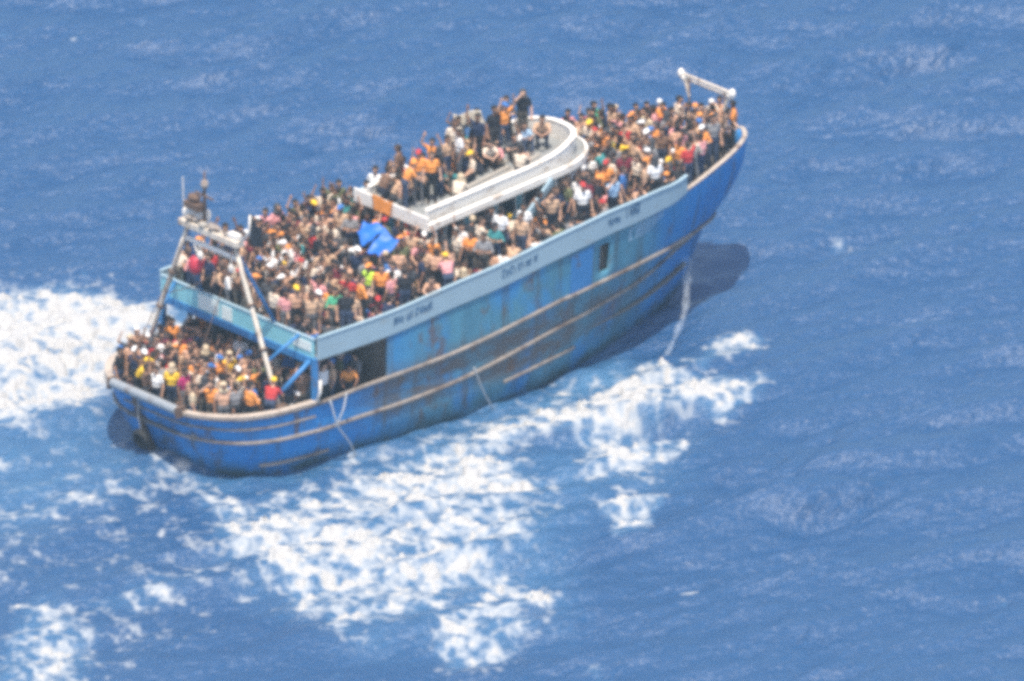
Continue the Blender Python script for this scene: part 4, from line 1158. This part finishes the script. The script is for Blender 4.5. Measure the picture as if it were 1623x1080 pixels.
person_at(*RP(16.2, 1.2), 'wheelhouse roof', pose='standing with arms folded', cloth='grey', face=4.2, head='hair')
person_at(*RP(16.5, .6), 'wheelhouse roof', pose='standing', cloth='black', face=4.6, head='hair')
person_at(*RP(18.1, .9), 'wheelhouse roof', pose='standing with hand at brow', cloth='black', face=4.2, head='dark hood')
person_at(*RP(17.7, .45), 'wheelhouse roof', pose='seated with knees up', cloth='pale blue', face=4.4, head='hair')
person_at(*RP(18.3, .1), 'wheelhouse roof', pose='squatting', cloth='tan', face=4.0, head='hair')
person_at(*RP(13.3, -1.05), 'wheelhouse roof', pose='seated bowed forward', cloth='cream', face=4.0, head='beige hood')
person_at(*RP(16.3, -1.0), 'wheelhouse roof', pose='seated with knees up', cloth='cream', face=4.9, head='hair')
person_at(13.5, -3.15, float(zU(13.5)) + .35, 'starboard side deck', pose='standing', cloth='white', face=.3, head='hair', scale=1.03)
person_at(.75, .4, MAIN_Z, 'stern deck', pose='leaning forward', cloth='grey', face=.2, head='hair')

mb = MB(); mb.box((13.15, -3.5, float(zU(13.5)) - .02), (13.85, -2.8, float(zU(13.5)) + .34))
tag(mb.build('crate', M['plank'], None, bevel=.02), 'wooden crate under the standing person in white beside the wheelhouse', 'crate')
# clothing seen in the photograph at these spots (photo pixels of the torso) goes to the nearest person in view
HINTS = [(210, 590, 'yellow', 'yellow cap'), (440, 628, 'red', 'yellow cap'), (368, 582, 'yellow', 'beige hood'), (253, 603, 'white', 0), (300, 597, 'white', 0), (345, 598, 'white', 0),
         (310, 622, 'beige', 0), (388, 597, 'orange', 0), (405, 600, 'olive', 0), (285, 605, 'magenta', 0), (270, 612, 'yellow', 0), (330, 600, 'pale blue', 0),
         (587, 432, 'lime', 0), (604, 442, 'orange', 0), (566, 420, 'orange', 0), (525, 392, 'orange', 0), (528, 420, 'magenta', 0), (470, 490, 'bare-chested', 0),
         (490, 430, 'cream', 0), (540, 385, 'cream', 0), (553, 455, 'red', 0), (535, 465, 'green', 0), (484, 378, 'red', 0), (500, 372, 'beige', 0), (655, 365, 'red', 0),
         (673, 390, 'cream', 0), (690, 420, 'pale blue', 0), (670, 450, 'yellow', 0), (710, 425, 'pink', 0), (728, 412, 'red', 0), (655, 425, 'red', 0), (520, 485, 'white', 0),
         (430, 440, 'cream', 0), (455, 388, 'orange', 0), (570, 462, 'orange', 0), (575, 400, 'bare-chested', 0),
         (800, 380, 'cream', 0), (803, 402, 'orange', 0), (840, 365, 'grey', 0), (865, 360, 'tan', 0), (945, 325, 'cream', 0), (960, 315, 'pink', 0),
         (1055, 240, 'yellow', 'white cap'), (1012, 248, 'white', 'white cap'), (1050, 178, 'orange', 0), (1065, 180, 'orange', 0), (1025, 195, 'beige', 0), (990, 230, 'yellow', 0),
         (958, 270, 'orange', 'red cap'), (928, 172, 'green', 'hair'), (933, 188, 'magenta', 0), (912, 168, 'pink', 0), (925, 245, 'orange', 0), (1022, 262, 'orange', 0),
         (1078, 258, 'orange', 0), (1130, 195, 'bare-chested', 0), (1140, 160, 'bare-chested', 0), (1168, 185, 'orange', 'hair'), (1108, 155, 'cream', 0), (1105, 235, 'pink', 0),
         (970, 295, 'pale blue', 0), (1100, 250, 'red', 0), (1080, 215, 'bare-chested', 0), (925, 205, 'cream', 0), (978, 235, 'grey', 0), (1030, 170, 'dark navy', 0), (1060, 215, 'dark navy', 0),
         (688, 235, 'orange', 0), (657, 250, 'orange', 0), (665, 240, 'orange', 0), (615, 270, 'grey', 0), (585, 275, 'white', 0), (705, 180, 'cream', 0), (730, 210, 'white', 0), (570, 300, 'beige', 'hair'),
         (1118, 190, 'grey', 0), (1150, 205, 'brown', 0), (995, 195, 'tan', 0), (955, 190, 'black', 0), (640, 300, 'bare-chested', 0), (745, 280, 'cream', 0)]
for f_ in folk:
    if 8.8 < f_['p'][0] < 10.6 and -1.8 < f_['p'][1] < 1.4: f_['pose'] = rp.choice(['squatting', 'seated with knees up', 'seated bowed forward'])
settle()
HH = {n_: POSES[n_][1][2] for n_ in POSES}
tor = np.array([(f_['p'][0], f_['p'][1], f_['p'][2] + f_['s'] * (HH[f_['pose']] - .27)) for f_ in folk])
tx, ty_ = project(tor)
taken = set(i for i, f_ in enumerate(folk) if f_['fixed'])
for hx, hy, cn, hd in HINTS:
    d = np.hypot(tx - hx, ty_ - hy)
    d[list(taken)] += 1e4
    i = int(d.argmin())
    if d[i] < 40:
        taken.add(i); folk[i]['cloth'] = cn
        if hd: folk[i]['head'] = hd
for f_ in folk:
    if rp.random() < .05 and f_['cloth'] in ('tan', 'brown'): f_['cloth'] = 'bare-chested'

# how much of each person the photograph would show: paint head and torso discs far to near on a coarse raster
dep = (tor - CAM) @ FW
buf = np.full((360, 541), -1, np.int32)
gy, gx = np.mgrid[0:360, 0:541]
for i in np.argsort(-dep):
    f_ = folk[i]; x0, y0, z0 = f_['p']
    blobs = [(HH[f_['pose']], 4.5 / 3 + .9), (HH[f_['pose']] - .25, 9 / 3 + .8), (HH[f_['pose']] - .45, 9 / 3 + .6), (max(HH[f_['pose']] - .7, .1), 8 / 3 + .4)]
    for hz_, r in blobs:
        ax_, ay_ = project(np.array([x0, y0, z0 + f_['s'] * hz_])); ax_ /= 3; ay_ /= 3
        lo_y, hi_y, lo_x, hi_x = int(ay_ - 6), int(ay_ + 7), int(ax_ - 6), int(ax_ + 7)
        if lo_y < 0 or lo_x < 0: continue
        sl_ = (slice(lo_y, hi_y), slice(lo_x, hi_x))
        buf[sl_][(gx[sl_] - ax_) ** 2 + (gy[sl_] - ay_) ** 2 < r * r] = i
vis = np.bincount(buf[buf >= 0], minlength=len(folk)).astype(float)
for i, f_ in enumerate(folk):
    if f_['zone'] == 'space under the upper deck': vis[i] *= .25
order = list(np.argsort(-vis))
named = order[:300]; massed = [i for i in order[300:] if vis[i] > 0 or folk[i]['zone'] == 'port side deck']
print('people', len(folk), 'named', len(named), 'massed', len(massed))

CAPC = {'black cap': 'black', 'white cap': 'white', 'beige hood': 'beige', 'yellow cap': 'yellow', 'blue cap': 'blue', 'dark hood': 'charcoal', 'orange cap': 'orange', 'red cap': 'red'}
base = {}
SHORT = dict(zip(POSES, ('standing', 'one arm raised', 'both arms raised', 'hand at brow', 'leaning forward', 'arms folded', 'seated', 'seated with arm raised', 'seated and bowed', 'squatting')))
for i in named:
    f_ = folk[i]
    c = 'bare-chested person' if f_['cloth'] == 'bare-chested' else 'person in ' + f_['cloth']
    h = '' if f_['head'] == 'hair' else ' with ' + f_['head']
    h = '' if f_['head'] == 'hair' else ' and ' + f_['head']
    if c.startswith('bare') and h: h = ' with ' + f_['head']
    f_['base'] = f"{c}{h}, {SHORT[f_['pose']]}, on {f_['zone']}" if 'space' not in f_['zone'] else f"{c}{h}, {SHORT[f_['pose']]}, under the upper deck"
    base.setdefault(f_['base'], []).append(i)
ORD = 'first second third fourth fifth sixth seventh eighth ninth tenth eleventh twelfth thirteenth fourteenth fifteenth sixteenth seventeenth eighteenth nineteenth twentieth'.split()
for b_, lst in base.items():
    lst.sort(key=lambda i: -folk[i]['p'][0])
    for q, i in enumerate(lst):
        if len(lst) == 1: folk[i]['label'] = b_
        else: folk[i]['label'] = b_ + (', first such from bow' if q == 0 else ', ' + ORD[min(q, 19)] + ' such from bow')
        if len(folk[i]['label'].split()) > 16: folk[i]['label'] = folk[i]['label'].replace(' such from bow', ' from bow').replace(' with arm raised', '').replace('the ', '')
for i in named:
    f_ = folk[i]; bm_, hs = PROTO[f_['pose']]
    o = bpy.data.objects.new('person', bm_); col.objects.link(o)
    o.location = f_['p']; o.rotation_euler = (0, 0, f_['yaw']); o.scale = (f_['s'],) * 3
    o.color = (*CDICT[f_['cloth']], 1)
    tag(o, f_['label'], 'person', 'people crowded ' + ('in ' if 'space' in f_['zone'] else 'on the ') + f_['zone'].replace('space', 'the space'))
    kd = f_['head'].split()[-1]
    h = bpy.data.objects.new(kd, hs[kd]); col.objects.link(h); h.parent = o
    if kd != 'hair': h.color = (*CDICT[CAPC[f_['head']]], 1)

# everybody else, mostly hidden behind the rows in front: one mass
vs_, fs_, cs_ = [], [], []; k0 = 0
for i in massed:
    f_ = folk[i]; c_, s_ = math.cos(f_['yaw']), math.sin(f_['yaw'])
    R_ = np.array([[c_, -s_, 0], [s_, c_, 0], [0, 0, 1]]) * f_['s']
    pal = np.array([rp.choice(SKINS), CDICT[f_['cloth']], rp.choice(TROUSERS), (.04, .035, .03), (.03, .02, .02), (.014, .011, .010)])
    if f_['head'] != 'hair': pal[5] = CDICT[CAPC[f_['head']]]
    for v_, q_, mi_ in COARSE[f_['pose']]:
        vs_.append(v_ @ R_.T + np.array(f_['p'])); fs_.append(q_ + k0); k0 += len(v_); cs_.append(np.repeat(pal[mi_], 4, axis=0))
cme = grid_mesh('crowd', np.concatenate(vs_), np.concatenate(fs_))
ca = cme.attributes.new('cloth', 'FLOAT_COLOR', 'CORNER'); cc = np.concatenate(cs_)
ca.data.foreach_set('color', np.concatenate([cc, np.ones((len(cc), 1))], 1).astype(np.float32).ravel())
cme.materials.append(obj_color_mat('crowd_cloth', attr='cloth'))
cr = link('crowd', cme); tag(cr, 'tightly packed people half hidden among the rows on the boat decks', 'crowd', kind='stuff')
# things held up or carried
tag(sheet('cloth', [(15.1, 1.2, 8.75), (16.0, .75, 8.85), (16.1, .7, 8.2), (15.2, 1.1, 8.35)], M['cream_cloth'], seed=6, sag=.08, wob=.07, th=.02), 'cream cloth held above the standing people on the wheelhouse roof', 'cloth')
# ------------------------------------------------------------------ haze
HAZE = 0.00012
hm = bpy.data.materials.new('sea_haze'); hm.use_nodes = True
hn = hm.node_tree; hn.nodes.remove(hn.nodes['Principled BSDF'])
hv = hn.nodes.new('ShaderNodeVolumePrincipled'); hv.inputs['Color'].default_value = (.52, .78, 1, 1)
hv.inputs['Density'].default_value = HAZE; hv.inputs['Anisotropy'].default_value = 0.0
hn.links.new(hv.outputs[0], hn.nodes['Material Output'].inputs['Volume'])
mb = MB(); mb.box((-5200, -5200, -3.0), (5200, 5200, 290.0)); hz = mb.build('haze', hm, None); hz['kind'] = 'stuff'
